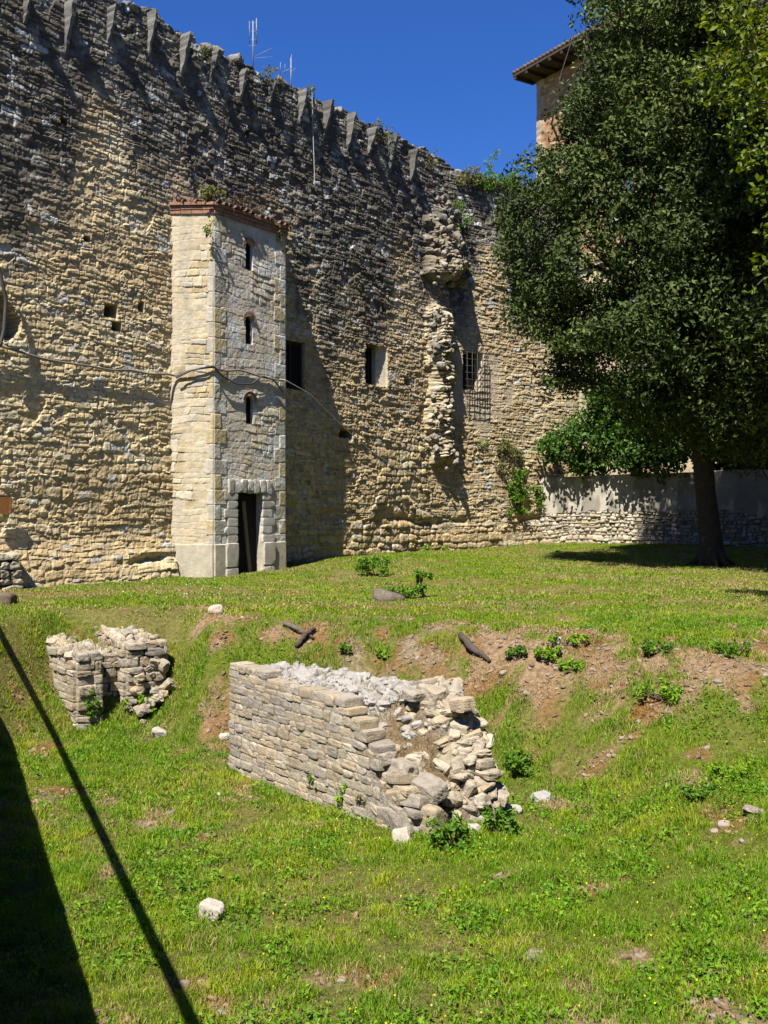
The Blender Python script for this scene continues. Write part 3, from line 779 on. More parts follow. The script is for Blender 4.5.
# limbs towards the clumps
fork = P[-4]
tips = [cent[i] for i in rng.choice(len(cent), 34, replace=False)]
for i, q in enumerate(tips):
    st = P[rng.integers(6, 13)]
    mid = st + (q - st) * .5 + np.array([0, 0, .5])
    B = branch(mb, st, q, rng.uniform(.06, .15), .02, 8, .15, (.055, .044, .034))
    for j in range(3):
        e = q + rng.normal(size=3) * .35; branch(mb, B[rng.integers(3, 7)], e, .035, .008, 5, .2, (.055, .044, .034))
branch(mb, bp(700, 400, 23.4), bp(585, 310, 22.9), .13, .05, 9, .05)
for (a, b) in [((700, 330), (600, 180)), ((705, 360), (640, 120)), ((715, 350), (750, 150))]: branch(mb, bp(*a, 23.7), bp(*b, 23.6), .14, .04, 9, .08)
mb.build('trunk', M_bark, oak)
PL, NL = clump_pts(cent, rads, 1700, .5, .8)
keepn = fbm(PL[:, 0] * 1.3 + PL[:, 1] * .7, PL[:, 2] * 1.3 - PL[:, 1] * .8, 501, 3) + .25 * (fbm(PL[:, 0] * 4, PL[:, 2] * 4 + PL[:, 1] * 3, 502, 2) - .5) > .385
PL, NL = PL[keepn], NL[keepn]; n = len(PL)
fresh = sstep(.45, .65, fbm(PL[:, 0] * .5 + 3, PL[:, 2] * .5, 503))[:, None]
oc = col_mix(n, [(.036, .056, .012), (.046, .072, .014), (.056, .086, .015), (.064, .084, .02)], .4)
oc = oc + fresh * np.array([.022, .024, .002]); pale = rng.random((n, 1)) < .07; oc = np.where(pale, oc * 1.5 + .012, oc)
Vv, T, Cc = leaves(PL, rng.uniform(.08, .155, n), oc, .25, .5, NL)
put('crown', Vv, T, M_leaf, oak, Cc, smooth=False)

for (x, y, rz_, lab) in [(16.5, 9.5, 2.1, 'first dark evergreen oak added out of view at right to block sky light'), (18.5, 19, 4.0, 'dark evergreen oak added unseen right of the trunked oak to block sky light'), (17.5, -1.5, 5.2, 'dark evergreen oak added unseen nearest the street to block sky light')]:  # unseen copies of the oak, added to cut sky light
    c_ = oak.copy(); COL.objects.link(c_); c_['label'] = lab; c_.location = (x, y, 1.4); c_.rotation_euler = (0, 0, rz_); c_.scale = (1.05, 1.5, 1.0); oak['group'] = c_['group'] = 'evergreen oaks in the garden'
    for ch in list(oak.children):
        k_ = ch.copy(); COL.objects.link(k_); k_.parent = c_; k_.matrix_parent_inverse = ch.matrix_parent_inverse
# ------------------------------------------------------------------ second tree reaching in at the upper right
tb2 = np.array([8.3, 13.6, ground_z(8.3, 13.6)])
mp = thing('field_maple', 'yellow-green leafy tree branch reaching in at the top right corner', 'tree', tb2)
mb = MB(); Pm = np.stack([tb2[0] + .2 * np.sin(f * 3), tb2[1] + .15 * f, tb2[2] - .1 + 11 * f], -1); mb.tube(Pm, .30 - .16 * f, 12, (.12, .1, .08), .06)
cent = []; rads = []
for (px, py, dp, r) in [(756, 25, 13.4, .45), (735, 45, 13.6, .4), (715, 60, 13.8, .32), (700, 75, 13.8, .22), (745, 80, 13.4, .42), (728, 95, 13.6, .32), (765, 100, 13.4, .4), (742, 125, 13.6, .32), (762, 150, 13.4, .35), (745, 165, 13.5, .2), (770, 190, 13.3, .3), (775, 60, 13.4, .5), (770, 230, 13.3, .25), (765, 262, 13.4, .22), (775, 285, 13.4, .2), (748, 5, 13.4, .4), (720, 20, 13.6, .3), (790, 130, 13.5, .5), (800, 200, 13.5, .5), (800, 40, 13.5, .6), (752, 290, 13.5, .1), (735, 150, 13.7, .15), (710, 100, 13.8, .14)]:
    cent.append(bp(px, py, dp)); rads.append(r)
inb = len(cent)
for _ in range(60):
    d = rng.normal(size=3); d /= np.linalg.norm(d); cent.append(np.array([8.9, 13.8, 9.6]) + d * np.array([2.8, 2.6, 3.0]) * rng.uniform(.3, 1)); rads.append(rng.uniform(.5, .8))
for _ in range(150):  # unseen clumps above the view, added to shade the oak
    cent.append(np.array([rng.uniform(5.7, 11), rng.uniform(14.2, 18.2), 0])); cent[-1][2] = 3 + .53 * cent[-1][1] + 1.0 + rng.uniform(0, 3.2); rads.append(rng.uniform(.7, 1.1))
for i in list(range(0, inb, 2)) + list(range(inb, len(cent), 4)):
    B = branch(mb, Pm[rng.integers(6, 12)], cent[i], .05, .01, 7, .12, (.1, .085, .065))
mb.build('trunk', M_bark, mp)
PL, NL = clump_pts(cent, rads, 620, .2, .75); n = len(PL)
Vv, T, Cc = leaves(PL, rng.uniform(.07, .14, n), col_mix(n, [(.12, .165, .014), (.16, .20, .018), (.09, .135, .014), (.18, .21, .03)], .25), .9, .62, NL * .4)
put('crown', Vv, T, M_leafb, mp, Cc, smooth=False)

# ------------------------------------------------------------------ low retaining wall at the right
LA = np.array([5.0, 33.75]); LB = np.array([11.2, 30.15]); LL = np.linalg.norm(LB - LA); LD = (LB - LA) / LL; LN = np.array([LD[1], -LD[0]])
s = np.arange(-.6, 17, .03); v = np.linspace(0, 1, 90); S, Vq = np.meshgrid(s, v)
ltop = 4.14 + .02 * S + .05 * (fbm(S * 1.5, S * 0, 601) - .5)
Z = 1.3 + Vq * (ltop - 1.3)
pr, dj, (r1, r2, r3, r4), tl = masonry(S, Z, 61, (.07, .16), (.9, 1.8), .2, .04)
bl = sstep(-.04, .04, Z - (2.98 + .28 * (fbm(S * 1.1, S * 0, 602, 4) - .5)))
h = (pr * .09 * (.5 + .8 * r2) + tl * .03 + .03 * (fbm(S * 8, Z * 8, 603) - .5)) * (1 - bl) + bl * (.07 + .03 * (fbm(S * 1.2, Z * 1.2, 604) - .5)) + .06 * (fbm(S * .6, Z * .5, 605) - .5)
c = pick([(.36, .31, .23), (.40, .34, .25), (.31, .26, .19), (.34, .28, .18), (.42, .38, .31)], r1) * (.8 + .35 * r3)[..., None]
c = np.where((pr < .25)[..., None], np.array([.33, .285, .21]), c)
stn = 1.5 * sstep(.40, .66, fbm(S * 3.5 + .5 * fbm(S * 3, Z * 1.5, 608), Z * .7, 606, 6)) * (.6 + .6 * fbm(S * 2, Z * 2, 607)); stn = np.clip(stn, 0, .6)
pc = np.array([.42, .375, .30]) * (1 - .85 * stn)[..., None] + np.array([.15, .14, .115]) * (.5 * stn)[..., None]
c = c * (1 - bl[..., None]) + pc * bl[..., None]
XY = LA + LD * S[..., None] + LN * h[..., None]
V = np.concatenate([np.stack([XY[..., 0], XY[..., 1], Z], -1), np.stack([LA[0] + LD[0] * s - LN[0] * .5, LA[1] + LD[1] * s - LN[1] * .5, ltop[0]], -1)[None]])
c = np.concatenate([c, c[-1:]])
lw = thing('retaining_wall', 'low grey wall of plaster over rubble behind the evergreen oak', 'wall', (*LA, 1.6))
put('masonry', V.reshape(-1, 3), grid_faces(*V.shape[:2]), M_plaster, lw, c.reshape(-1, 3), smooth=False)
# earth terrace held by it
ter = MB(); a0 = LA - LD * .6 - LN * .45; a1 = LA + LD * 17 - LN * .45
ter.add([(a0[0], a0[1], 4.0), (a1[0], a1[1], 4.3), (a1[0] + 6, a1[1] + 25, 4.3), (a0[0] - 1, a0[1] + 25, 4.0)], [[0, 1, 2, 3]], None, (.1, .11, .04))
tag(ter.build('terrace_ground', M_soil), 'raised earth terrace behind the low grey wall', kind='structure')

def shrub(name, label, cat, base, blobs, leaf, cols, dens=600, group=None, mat=None, asp=.5, stems=5, up=.5, hol=.3):
    """blobs: list of (centre, radius) in world coordinates"""
    t = thing(name, label, cat, base, group)
    cen = [np.asarray(b[0], float) for b in blobs]; rd = [b[1] for b in blobs]
    mb = MB()
    for i in range(min(stems, len(cen))):
        branch(mb, np.asarray(base) + rng.normal(size=3) * .02, cen[i * len(cen) // min(stems, len(cen))], .012 + .02 * rd[i], .005, 5, .15, (.09, .075, .045))
    mb.build('stem', M_bark, t)
    Pq, Nq = clump_pts(cen, rd, dens * (1 if name == 'ivy_shrub' else 2.4), hol, .85); n = len(Pq)
    if n < 8: Pq = np.repeat(cen, 8, 0) + rng.normal(size=(8 * len(cen), 3)) * rd[0] * .5; Nq = Pq * 0; n = len(Pq)
    Vv, T, Cc = leaves(Pq, rng.uniform(.7, 1.3, n) * leaf, col_mix(n, cols, .28), up, asp, Nq * .6)
    put('foliage', Vv, T, mat or M_weed, t, Cc, smooth=False); return t
GREEN = [(.10, .20, .016), (.13, .23, .018), (.075, .16, .016)]
LIME = [(.16, .29, .012), (.20, .31, .018), (.12, .24, .012)]
DRYG = [(.16, .16, .05), (.10, .13, .03), (.2, .17, .07)]
bl_ = []
for (px, py, r) in [(615, 395, .7), (640, 390, .7), (600, 400, .5), (660, 400, .7), (620, 440, .9), (650, 450, .8), (680, 465, .6), (600, 470, .6), (570, 455, .7), (640, 470, .6), (670, 470, .6), (585, 465, .6), (630, 415, .9), (660, 440, .9), (556, 455, .5), (575, 440, .7), (590, 415, .6), (610, 425, .9), (640, 430, .9), (600, 455, .7), (665, 430, .8), (630, 460, .7), (655, 462, .6), (680, 445, .7), (575, 470, .4), (552, 470, .3), (620, 400, .7), (650, 405, .7), (690, 420, .6), (548, 440, .3)]:
    bl_.append((bp(px + rng.uniform(-6, 6), py - 4 + rng.uniform(-8, 5), 33.4 - (px - 540) * .0158 + rng.uniform(-.4, .3)), r * rng.uniform(.8, 1.1)))
shrub('ivy_shrub', 'bright green leafy shrub spilling over the low grey wall', 'shrub', bp(610, 470, 32.2), bl_, .14, [(.045, .11, .014), (.065, .14, .016), (.03, .075, .012), (.085, .15, .02)], 1300, None, M_weed, .7)
bl_ = [((12.5 + rng.uniform(-2.5, 4), 31.5 + rng.uniform(-1, 2), 4.6 + rng.uniform(0, 2.6)), rng.uniform(.8, 1.3)) for _ in range(22)]
shrub('terrace_bush', 'dark bush in shade on the terrace right of the oak trunk', 'shrub', (12.5, 31.6, 4.2), bl_, .16, [(.03, .05, .012), (.04, .06, .014)], 900, None, M_leaf, .6)

# ------------------------------------------------------------------ TALL BRICK HOUSE behind
HB = np.array([6.9, 45.0]); HD = np.array([.54, -.84]); HD /= np.linalg.norm(HD); HN = np.array([-.84, -.54]); HN /= np.linalg.norm(HN)
house = thing('brick_house', 'tall old brick and plaster house with dark overhanging eaves behind the oak', 'house', (*HB, 4.0))
s = np.arange(0, 15.5, .06); z = np.arange(3.5, 22.35, .06); S, Z = np.meshgrid(s, z)
bh = .10; br = np.floor(Z / bh); off = (br % 2) * .15; bx = np.floor((S + off) / .30)
rb = _hash(bx, br, 700); db = np.minimum(np.minimum((Z / bh - br), 1 - (Z / bh - br)) * bh, np.minimum(((S + off) / .3 - bx), 1 - ((S + off) / .3 - bx)) * .3)
c = np.array([.30, .165, .085]) * (.7 + .6 * rb)[..., None]; c = np.where((rb > .8)[..., None], np.array([.42, .30, .18]), c)
plp = sstep(.46, .6, fbm(S * .5, Z * .35, 701, 5) + .3 * sstep(13.5, 12.5, Z) - .06); plp = plp * sstep(15.5, 13.5, Z + 3 * (fbm(S, Z, 703) - .5)); c = c * (1 - plp[..., None]) + np.array([.46, .36, .23]) * plp[..., None]
qn = (S < np.where(np.floor(Z / .5) % 2 == 0, .5, .3)); c = np.where(qn[..., None], np.array([.38, .29, .19]) * (.7 + .5 * _hash(np.floor(Z / .5), Z * 0, 702))[..., None], c)
h = .03 * plp + .05 * qn + .03 * (rb - .5) * (1 - plp)
wins = [(2.2, 17.2), (5.2, 16.0), (8.8, 16.0), (1.55, 11.2), (5.2, 11.2), (8.8, 11.2), (12.2, 16.0)]
for (ws, wz) in wins: h[(np.abs(S - ws) < .55) & (np.abs(Z - wz) < 1.0)] = -.25
XY = HB + HD * S[..., None] + HN * h[..., None]
mb = MB(); mb.add(np.stack([XY[..., 0], XY[..., 1], Z], -1).reshape(-1, 3), grid_faces(*S.shape)[:, ::-1], None, c.reshape(-1, 3))
e0 = HB; e1 = HB + HD * 15.44; b0 = e0 - HN * 9; b1 = e1 - HN * 9
for (p, q) in ((b0, e0), (e1, b1), (b1, b0)): mb.add([(p[0], p[1], 3.5), (q[0], q[1], 3.5), (q[0], q[1], 22.3), (p[0], p[1], 22.3)], [[0, 1, 2, 3]], None, (.38, .28, .18))
mb.build('wall', M_plaster, house)
AX = np.array([[*HD, 0], [*HN, 0], [0, 0, 1]])
def hp(s_, n_, z_): q = HB + HD * s_ + HN * n_; return np.array([q[0], q[1], z_])
for (ws, wz) in wins:
    mb = MB(); mb.box(hp(ws, -.2, wz), (.5, .02, .97), AX, (.05, .08, .12)); o = mb.build('window', M_pane_dark, house, False)
    mb = MB()
    for sx in (-.53, 0, .53): mb.box(hp(ws + sx, -.15, wz), (.035, .03, .98), AX, (.10, .07, .05))
    for sz in (-.98, -.1, .98): mb.box(hp(ws, -.148, wz + sz), (.49, .026, .035), AX, (.10, .07, .05))
    mb.build('frame', M_wood, o, False)
    mb = MB(); mb.box(hp(ws, .06, wz - 1.08), (.7, .14, .06), AX, (.45, .4, .32)); mb.build('sill', M_plaster, o, False)
for zz in (13.4, 18.6):
    mb = MB(); mb.box(hp(7.7, .07, zz), (7.8, .07, .09), AX, (.42, .28, .18)); mb.box(hp(7.7, .10, zz + .13), (7.85, .10, .04), AX, (.36, .2, .12)); mb.build('string_course', M_terra, house, False)
mb = MB(); mb.box(hp(7.55, -3.9, 22.5), (7.95, 5.0, .05), AX, (.06, .045, .035))
for k in range(22): mb.box(hp(-.25 + k * .75, .55, 22.36), (.06, .55, .055), AX, (.05, .036, .028))
rf = mb.build('roof', M_wood, house, False)
mb = MB()
for k in range(66):
    sq = -.33 + k * .245; g = rng.uniform(.7, 1.1)
    mb.tube([hp(sq, 1.13, 22.62), hp(sq, -1.5, 23.5), hp(sq, -4, 24.3)], [.085, .085, .085], 8, (.16 * g, .10 * g, .07 * g))
mb.add([hp(-.4, 1.1, 22.585), hp(15.5, 1.1, 22.585), hp(15.5, -4, 24.27), hp(-.4, -4, 24.27), hp(-.4, -8.9, 22.585), hp(15.5, -8.9, 22.585)], [[0, 1, 2, 3], [3, 2, 5, 4]], [[0, 3, 4], [1, 5, 2]], (.25, .15, .1))
mb.build('roof_tiles', M_terra, rf)

# ------------------------------------------------------------------ RUINS in the dig
def r3(l, b, z): q = RA + RW * l + RB * b; return np.array([q[0], q[1], z])
RAX = np.array([[*RW, 0], [*RB, 0], [0, 0, 1]])
palR = 1.06 * np.array([(.47, .42, .335), (.43, .385, .31), (.50, .455, .37), (.41, .36, .27), (.46, .42, .36), (.44, .38, .28), (.38, .35, .31), (.48, .41, .30)])
def rcol(dark=1.): return palR[rng.integers(len(palR))] * rng.uniform(.8, 1.12) * dark * np.array([.76, .705, .63])
def front_top(l): return float(np.interp(l, [0, .1, .6, 1.2, 1.9, 2.35, 2.6, 2.8, 3.05, 3.3, 3.5], [1.14, 1.18, 1.17, 1.15, 1.13, 1.1, .95, .72, .52, .44, .1]))
def top_fn(l, b):
    a = np.interp(l, [-.1, 0, .5, 1.5, 2.1, 2.4, 2.7, 3.0, 3.3, 3.5], [.9, 1.12, 1.17, 1.14, 1.08, .85, .55, .36, .1, -.2])
    bk = np.interp(l, [-.1, 0, 1.5, 2.3, 2.75, 3.05, 3.3, 3.5, 3.7], [.9, 1.12, 1.17, 1.18, 1.18, 1.0, .6, .2, -.2])
    f_ = sstep(.15, .75, b); return a * (1 - f_) + bk * f_
ru = thing('ruined_wall', 'broken block of coursed pale stone wall in the middle of the dig', 'ruin', r3(1.6, .4, .05))
ls = np.linspace(.06, 3.95, 120); bs = np.linspace(-.048, .86, 36); LS, BS = np.meshgrid(ls, bs)
TZ = top_fn(LS, BS) - .02 + .15 * (fbm(LS * 5, BS * 5, 801, 5) - .5) + .03 * (vnoise(LS * 18, BS * 18, 802) - .5)
TZ = np.maximum(TZ, -.3)
XY = RA + RW * LS[..., None] + RB * BS[..., None]
Vt = np.stack([XY[..., 0], XY[..., 1], TZ], -1)
crum = sstep(2.2, 2.6, LS + .4 * (fbm(LS * 3, BS * 3, 803) - .5)) * sstep(.75, .45, BS)
ct = np.array([.34, .305, .25]) * (.75 + .5 * fbm(LS * 6, BS * 6, 804))[..., None] * (1 - crum[..., None]) + np.array([.20, .14, .08]) * crum[..., None]
mb = MB(); mb.add(Vt.reshape(-1, 3), grid_faces(*LS.shape), None, ct.reshape(-1, 3))
ring = [(0, j) for j in range(120)] + [(i, 119) for i in range(36)] + [(35, j) for j in range(119, -1, -1)] + [(i, 0) for i in range(35, -1, -1)]
a_ = np.array([Vt[i, j] for i, j in ring]); b_ = a_.copy(); b_[:, 2] = -.35; m = len(ring)
mb.add(np.concatenate([a_, b_]), [[k, k + 1, m + k + 1, m + k] for k in range(m - 1)], None, (.36, .32, .26))
mb.build('mortar_core', M_soil, ru)
mb = MB(); z = -.12; ci = 0
while z < 1.25:
    hc = rng.uniform(.062, .115); l = -.04 + rng.uniform(-.03, .03)
    while l < 3.35:
        w = rng.uniform(.10, .30) * (1 if hc > .08 else .85); zc = z + hc / 2
        if z + hc < front_top(l + w / 2) + .05:
            far = l + w / 2 > 2.75
            stone(mb, r3(l + w / 2, (.058 + rng.uniform(-.012, .012)) + (.04 * rng.random() if far else 0), zc + rng.uniform(-.008, .008)), (w / 2 * 1.0, .12, hc / 2 * 1.03), rot(None, .018 if not far else .12, RAX), rcol(), k=9, rough=.028, cuts=4, chip=1.08)
        l += w
    # left end and back face
    b = .05
    while b < .85:
        w = rng.uniform(.14, .32)
        if z + hc < 1.13: stone(mb, r3(0.04 + rng.uniform(-.02, .02), b + w / 2, z + hc / 2), (.12, w / 2 * .96, hc / 2), rot(None, .05, RAX), rcol(), k=7, rough=.05, lo=True)
        b += w
    l = 0
    while l < 3.3:
        w = rng.uniform(.15, .36)
        if z + hc < top_fn(l, .85) - .03: stone(mb, r3(l + w / 2, .84, z + hc / 2), (w / 2 * .96, .11, hc / 2), rot(None, .06, RAX), rcol(), k=7, rough=.05, lo=True)
        l += w
    z += hc * .97; ci += 1
mb.build('facing_stones', M_ruin, ru, False)
mb = MB()
for _ in range(430):                                    # rubble core exposed on top
    l = rng.uniform(0, 3.0); b = rng.uniform(.1, .86); s = rng.uniform(.022, .055) * (1.5 if rng.random() < .12 else 1)
    if top_fn(l, b) < .75 and rng.random() < .6: continue
    g = rng.uniform(.26, .36)
    stone(mb, r3(l, b, top_fn(l, b) - .03 + rng.uniform(-.02, .03)), (s * rng.uniform(1, 1.7), s * rng.uniform(.8, 1.3), s * rng.uniform(.45, .8)), rot(None, .45, RAX), (g, g * .92, g * .81), k=3.5, lo=True, rough=.12)
for _ in range(420):                                    # tumbled end
    l = rng.uniform(2.65, 3.5); b = rng.uniform(.22, 1.0); s = rng.uniform(.03, .085)
    zt_ = top_fn(l, b)
    if zt_ < .02 or (b < .55 and rng.random() < .72): continue
    stone(mb, r3(l, b + .05, zt_ + rng.uniform(-.07, .04)), (s * rng.uniform(1, 1.6), s * rng.uniform(.8, 1.3), s * rng.uniform(.5, .9)), rot(None, .5, RAX), rcol(1.03), k=3.6, lo=False, rough=.09)
for (l, b, z, a1, a2, a3) in [(2.8, .72, 1.17, .22, .16, .11), (2.62, .8, 1.22, .2, .15, .09), (2.7, .55, 1.16, .17, .14, .08), (3.2, .75, 1.12, .16, .14, .09), (3.05, .12, .55, .17, .15, .10), (3.3, .22, .42, .22, .16, .11), (3.12, .05, .34, .24, .15, .10), (3.42, .12, .18, .2, .16, .16), (3.25, .0, .12, .17, .15, .13), (3.02, .03, .12, .15, .14, .12), (2.85, .06, .62, .16, .13, .07)]:
    stone(mb, r3(l, b, z), (a1 * (.62 if z > .7 else .86), a2 * .7, a3 * (.72 if z > .7 else .86)), rot(None, .12, RAX), rcol(.9), k=5, rough=.06, chip=.85, fine=True)
mb.build('rubble', M_ruin, ru, False)
# dead grass lodged in the break
n = 3200; l = rng.uniform(2.3, 3.4, n); b = rng.uniform(.05, .62, n); q = RA + RW * l[:, None] + RB * b[:, None]
Vv, Fc, Cc = blades(q[:, 0], q[:, 1], rng.uniform(.04, .15, n), np.full(n, .006), rng.uniform(.3, 1, n), col_mix(n, [(.34, .27, .12), (.28, .2, .09), (.16, .17, .05)]), top_fn(l, b) - .06)
n2 = 900; l2_ = rng.uniform(.1, 2.6, n2); b2_ = rng.uniform(.1, .85, n2); kp = fbm(l2_ * 3, b2_ * 3, 811) > .55; l2_ = l2_[kp]; b2_ = b2_[kp]; n2 = len(l2_); q2 = RA + RW * l2_[:, None] + RB * b2_[:, None]
V2_, F2_, C2_ = blades(q2[:, 0], q2[:, 1], rng.uniform(.03, .12, n2), np.full(n2, .005), rng.uniform(.3, 1, n2), col_mix(n2, [(.34, .27, .12), (.2, .22, .06)]), top_fn(l2_, b2_) - .03)
Fc = [np.concatenate([Fc[k_], F2_[k_] + len(Vv)]) for k_ in (0, 1)]; Vv = np.concatenate([Vv, V2_]); Cc = np.concatenate([Cc, C2_])
put('dead_grass', Vv, Fc, M_grass, ru, Cc)['kind'] = 'stuff'

# second ruin: two stubs with a slot between, cut into the bank
ru2 = thing('ruined_wall', 'broken pair of stone wall stubs with a slot between, at the left edge of the dig', 'ruin', at_px(78, 728))
cA = at_px(76, 727)[:2]
def r4f(l, b, z): q = cA - RW * l + RB * b; return np.array([q[0], q[1], z])
mb = MB(); core = MB()
def stub(l0, l1, b0, b1, ztop, zslope=0., tilt=0):
    z = -.15
    core.box(r4f((l0 + l1) / 2, (b0 + b1) / 2, ztop / 2 - .2), ((l1 - l0) / 2 - .0, (b1 - b0) / 2 - .0, ztop / 2 + .12), np.array([[*(-RW), 0], [*RB, 0], [0, 0, 1]]), (.26, .23, .18))
    while z < ztop + .05:
        hc = rng.uniform(.075, .14)
        l = l0
        while l < l1 - .04:
            w = min(rng.uniform(.16, .38), l1 - l)
            if z < ztop - zslope * (l - l0) + rng.uniform(-.1, .02):
                for bb in (b0 + .08, b1 - .08):
                    stone(mb, r4f(l + w / 2, bb + rng.uniform(-.02, .02), z + hc / 2), (w / 2 * 1.0, .12, hc / 2 * 1.03), rot(None, .03, RAX), rcol(.96), k=8, rough=.04, cuts=4, chip=1.02)
            l += w
        b = b0
        while b < b1 - .04:
            w = min(rng.uniform(.14, .3), b1 - b)
            for ll in (l0 + .05,):
                if z < ztop: stone(mb, r4f(ll + rng.uniform(-.03, .03), b + w / 2, z + hc / 2), (.13, w / 2 * 1.0, hc / 2 * 1.03), rot(None, .04, RAX), rcol(.96), k=8, rough=.045, cuts=4, chip=1.02)
            b += w
        z += hc
    for _ in range(int(150 * (l1 - l0) * (b1 - b0) + 12)):
        s = rng.uniform(.03, .09); l = rng.uniform(l0, l1); stone(mb, r4f(l, rng.uniform(b0, b1), ztop - zslope * (l - l0) + rng.uniform(-.05, .03)), (s * 1.4, s, s * .7), rot(None, .5, RAX), rcol(1.), k=3.6, lo=True, rough=.1)
stub(0., 2.5, 0, .34, 1.06, -.10)
stub(.05, 1.7, .72, 1.3, 1.18, -.06)
stub(.30, 1.9, .3, .8, 1.0, -.08)
for _ in range(26):
    l = rng.uniform(-.3, .1); b = rng.uniform(.75, 1.25); s = rng.uniform(.04, .09); q = r4f(l, b, 0); q[2] = ground_z(q[0], q[1]) + max(0, (.1 + l + .4) * .9) * rng.random()
    stone(mb, q, (s * 1.3, s, s * .8), rot(None, .5, RAX), rcol(.95), k=4, rough=.1)
n = 1500; l = rng.uniform(.1, 2.4, n); b = rng.uniform(0, 1.3, n); kp = fbm(l * 2.5, b * 2.5, 821) > .45; l = l[kp]; b = b[kp]; n = len(l); q = cA - RW * l[:, None] + RB * b[:, None]
Vv, Fc, Cc = blades(q[:, 0], q[:, 1], rng.uniform(.04, .13, n), np.full(n, .007), rng.uniform(.3, 1, n), col_mix(n, [(.13, .22, .02), (.3, .24, .1), (.2, .12, .04)]), 1.10 + .09 * l + (b > .6) * .08)
put('turf_cap', Vv, Fc, M_grass, ru2, Cc)['kind'] = 'stuff'
core.build('mortar_core', M_soil, ru2); mb.build('facing_stones', M_ruin, ru2, False)

# ------------------------------------------------------------------ loose stones, logs, plants on the ground
def loose(px, py, hx, hy, hz, label, colr, k=3.6, name='loose_stone', grp='loose stones lying in the grass'):
    p = at_px(px, py); mb = MB(); stone(mb, (0, 0, hz * .45), (hx, hy, hz), rot(None, .25), np.array(colr) * .8, k=k * .55, rough=.10, cuts=8, chip=.72, fine=True)
    tag(mb.build(name, M_rock, None, False, p), label, 'stone', grp)
loose(213, 917, .10, .075, .075, 'white angular stone alone in the grass of the lower left', (0.47, 0.41, 0.34), 5)
loose(541, 800, .10, .07, .05, 'flat grey stone in the grass right of the broken wall', (.36, .34, .31))
loose(402, 843, .08, .07, .09, 'upright pale stone at the foot of the broken wall corner', (.48, .42, .33), 5)
loose(483, 812, .12, .06, .035, 'flat pale slab beside the tumbled end of the broken wall', (.52, .46, .39), 6)
loose(477, 822, .10, .07, .05, 'brown-grey slab half under the pale slab by the broken wall', (.38, .33, .27), 6)
loose(512, 814, .09, .06, .06, 'whitish lump just right of the slabs by the broken wall', (0.43, 0.39, 0.34))
loose(474, 832, .06, .05, .05, 'small white stone below the slabs, among green weeds', (0.43, 0.39, 0.33))
loose(219, 797, .04, .03, .03, 'tiny pale stone in grass left of the broken wall', (.52, .47, .4))
loose(225, 738, .07, .05, .04, 'pale stone touching the left foot of the broken wall', (.48, .43, .36))
loose(160, 735, .10, .08, .06, 'grey stone in grass right of the two stubs', (.42, .38, .31))
loose(216, 613, .11, .08, .08, 'pale boulder on the bare edge above the dig, left of the roots', (.5, .42, .32))
loose(557, 643, .06, .05, .05, 'white pebble between lime green plants on the bank', (0.48, 0.45, 0.41))
loose(756, 812, .12, .09, .025, 'flat pale stone in the bare patch at the right edge', (.33, .275, .22))
loose(538, 958, .08, .10, .012, 'flat pinkish stone sunk in turf at the lower centre', (.31, .25, .19))
def log(pts, r, label, colr, name, cat):
    P = [at_px(*q) + np.array([0, 0, dz]) for *q, dz in pts]; mb = MB()
    f_ = np.linspace(0, 1, 9); P = np.array(P); Pi = np.stack([np.interp(f_, np.linspace(0, 1, len(P)), P[:, i]) for i in range(3)], -1) + rng.normal(size=(9, 3)) * .012
    mb.tube(Pi - Pi[0], np.interp(f_, [0, .5, 1], r), 9, colr, .12); tag(mb.build(name, M_bark, None, True, Pi[0]), label, cat)
log([(460, 640, .06), (472, 655, .10), (492, 664, .02)], (.035, .055, .02), 'dark twisted root sticking out of the bare bank above the broken wall', (.085, .065, .05), 'tree_root', 'root')
log([(283, 627, .05), (297, 634, .08), (312, 640, .03)], (.03, .04, .02), 'grey-brown gnarled root on the bank edge near rusty earth', (.13, .10, .08), 'tree_root', 'root')
log([(296, 650, .05), (306, 640, .09), (316, 632, .04)], (.025, .035, .02), 'short dark root crossing under the gnarled root', (.08, .06, .05), 'tree_root', 'root')
p = at_px(388, 600); mb = MB(); mb.tube([p * 0 + (0, 0, -.05), p * 0 + (0, 0, .08), p * 0 + (.02, 0, .15)], [.30, .27, .22], 14, (.16, .125, .095), .1)
tag(mb.build('tree_stump', M_bark, None, True, p), 'low sawn tree stump beside the weeds at the lawn edge', 'stump')

def bush(px, py, hw, hh, label, cols, leaf=.06, name='weed_clump', cat='plant', grp=None, n=8, dens=900, asp=.5):
    p = at_px(px, py); bl = [(p + np.array([rng.uniform(-hw, hw), rng.uniform(-hw, hw) * .7, rng.uniform(.25, 1) * hh]), rng.uniform(.3, .5) * max(min(hw, hh), .08)) for _ in range(n)]
    shrub(name, label, cat, p, bl, leaf, cols, dens / max(min(hw, hh), .1), grp, M_weed, asp)
G1 = 'weeds rooted along the foot of the ruins'; G2 = 'leafy weeds on the bare bank'
bush(374, 576, .30, .34, 'low dark bush alone on the lawn below the fortress wall', GREEN, .07, 'lawn_bush', 'bush', None, 16, 500)
bush(424, 598, .14, .46, 'upright leafy weed right of the sawn stump', GREEN, .08, 'weed_clump', 'plant', None, 12, 700)
bush(404, 598, .24, .18, 'spreading dark weed between stump and upright weed', GREEN, .06, 'weed_clump', 'plant', None, 10, 500)
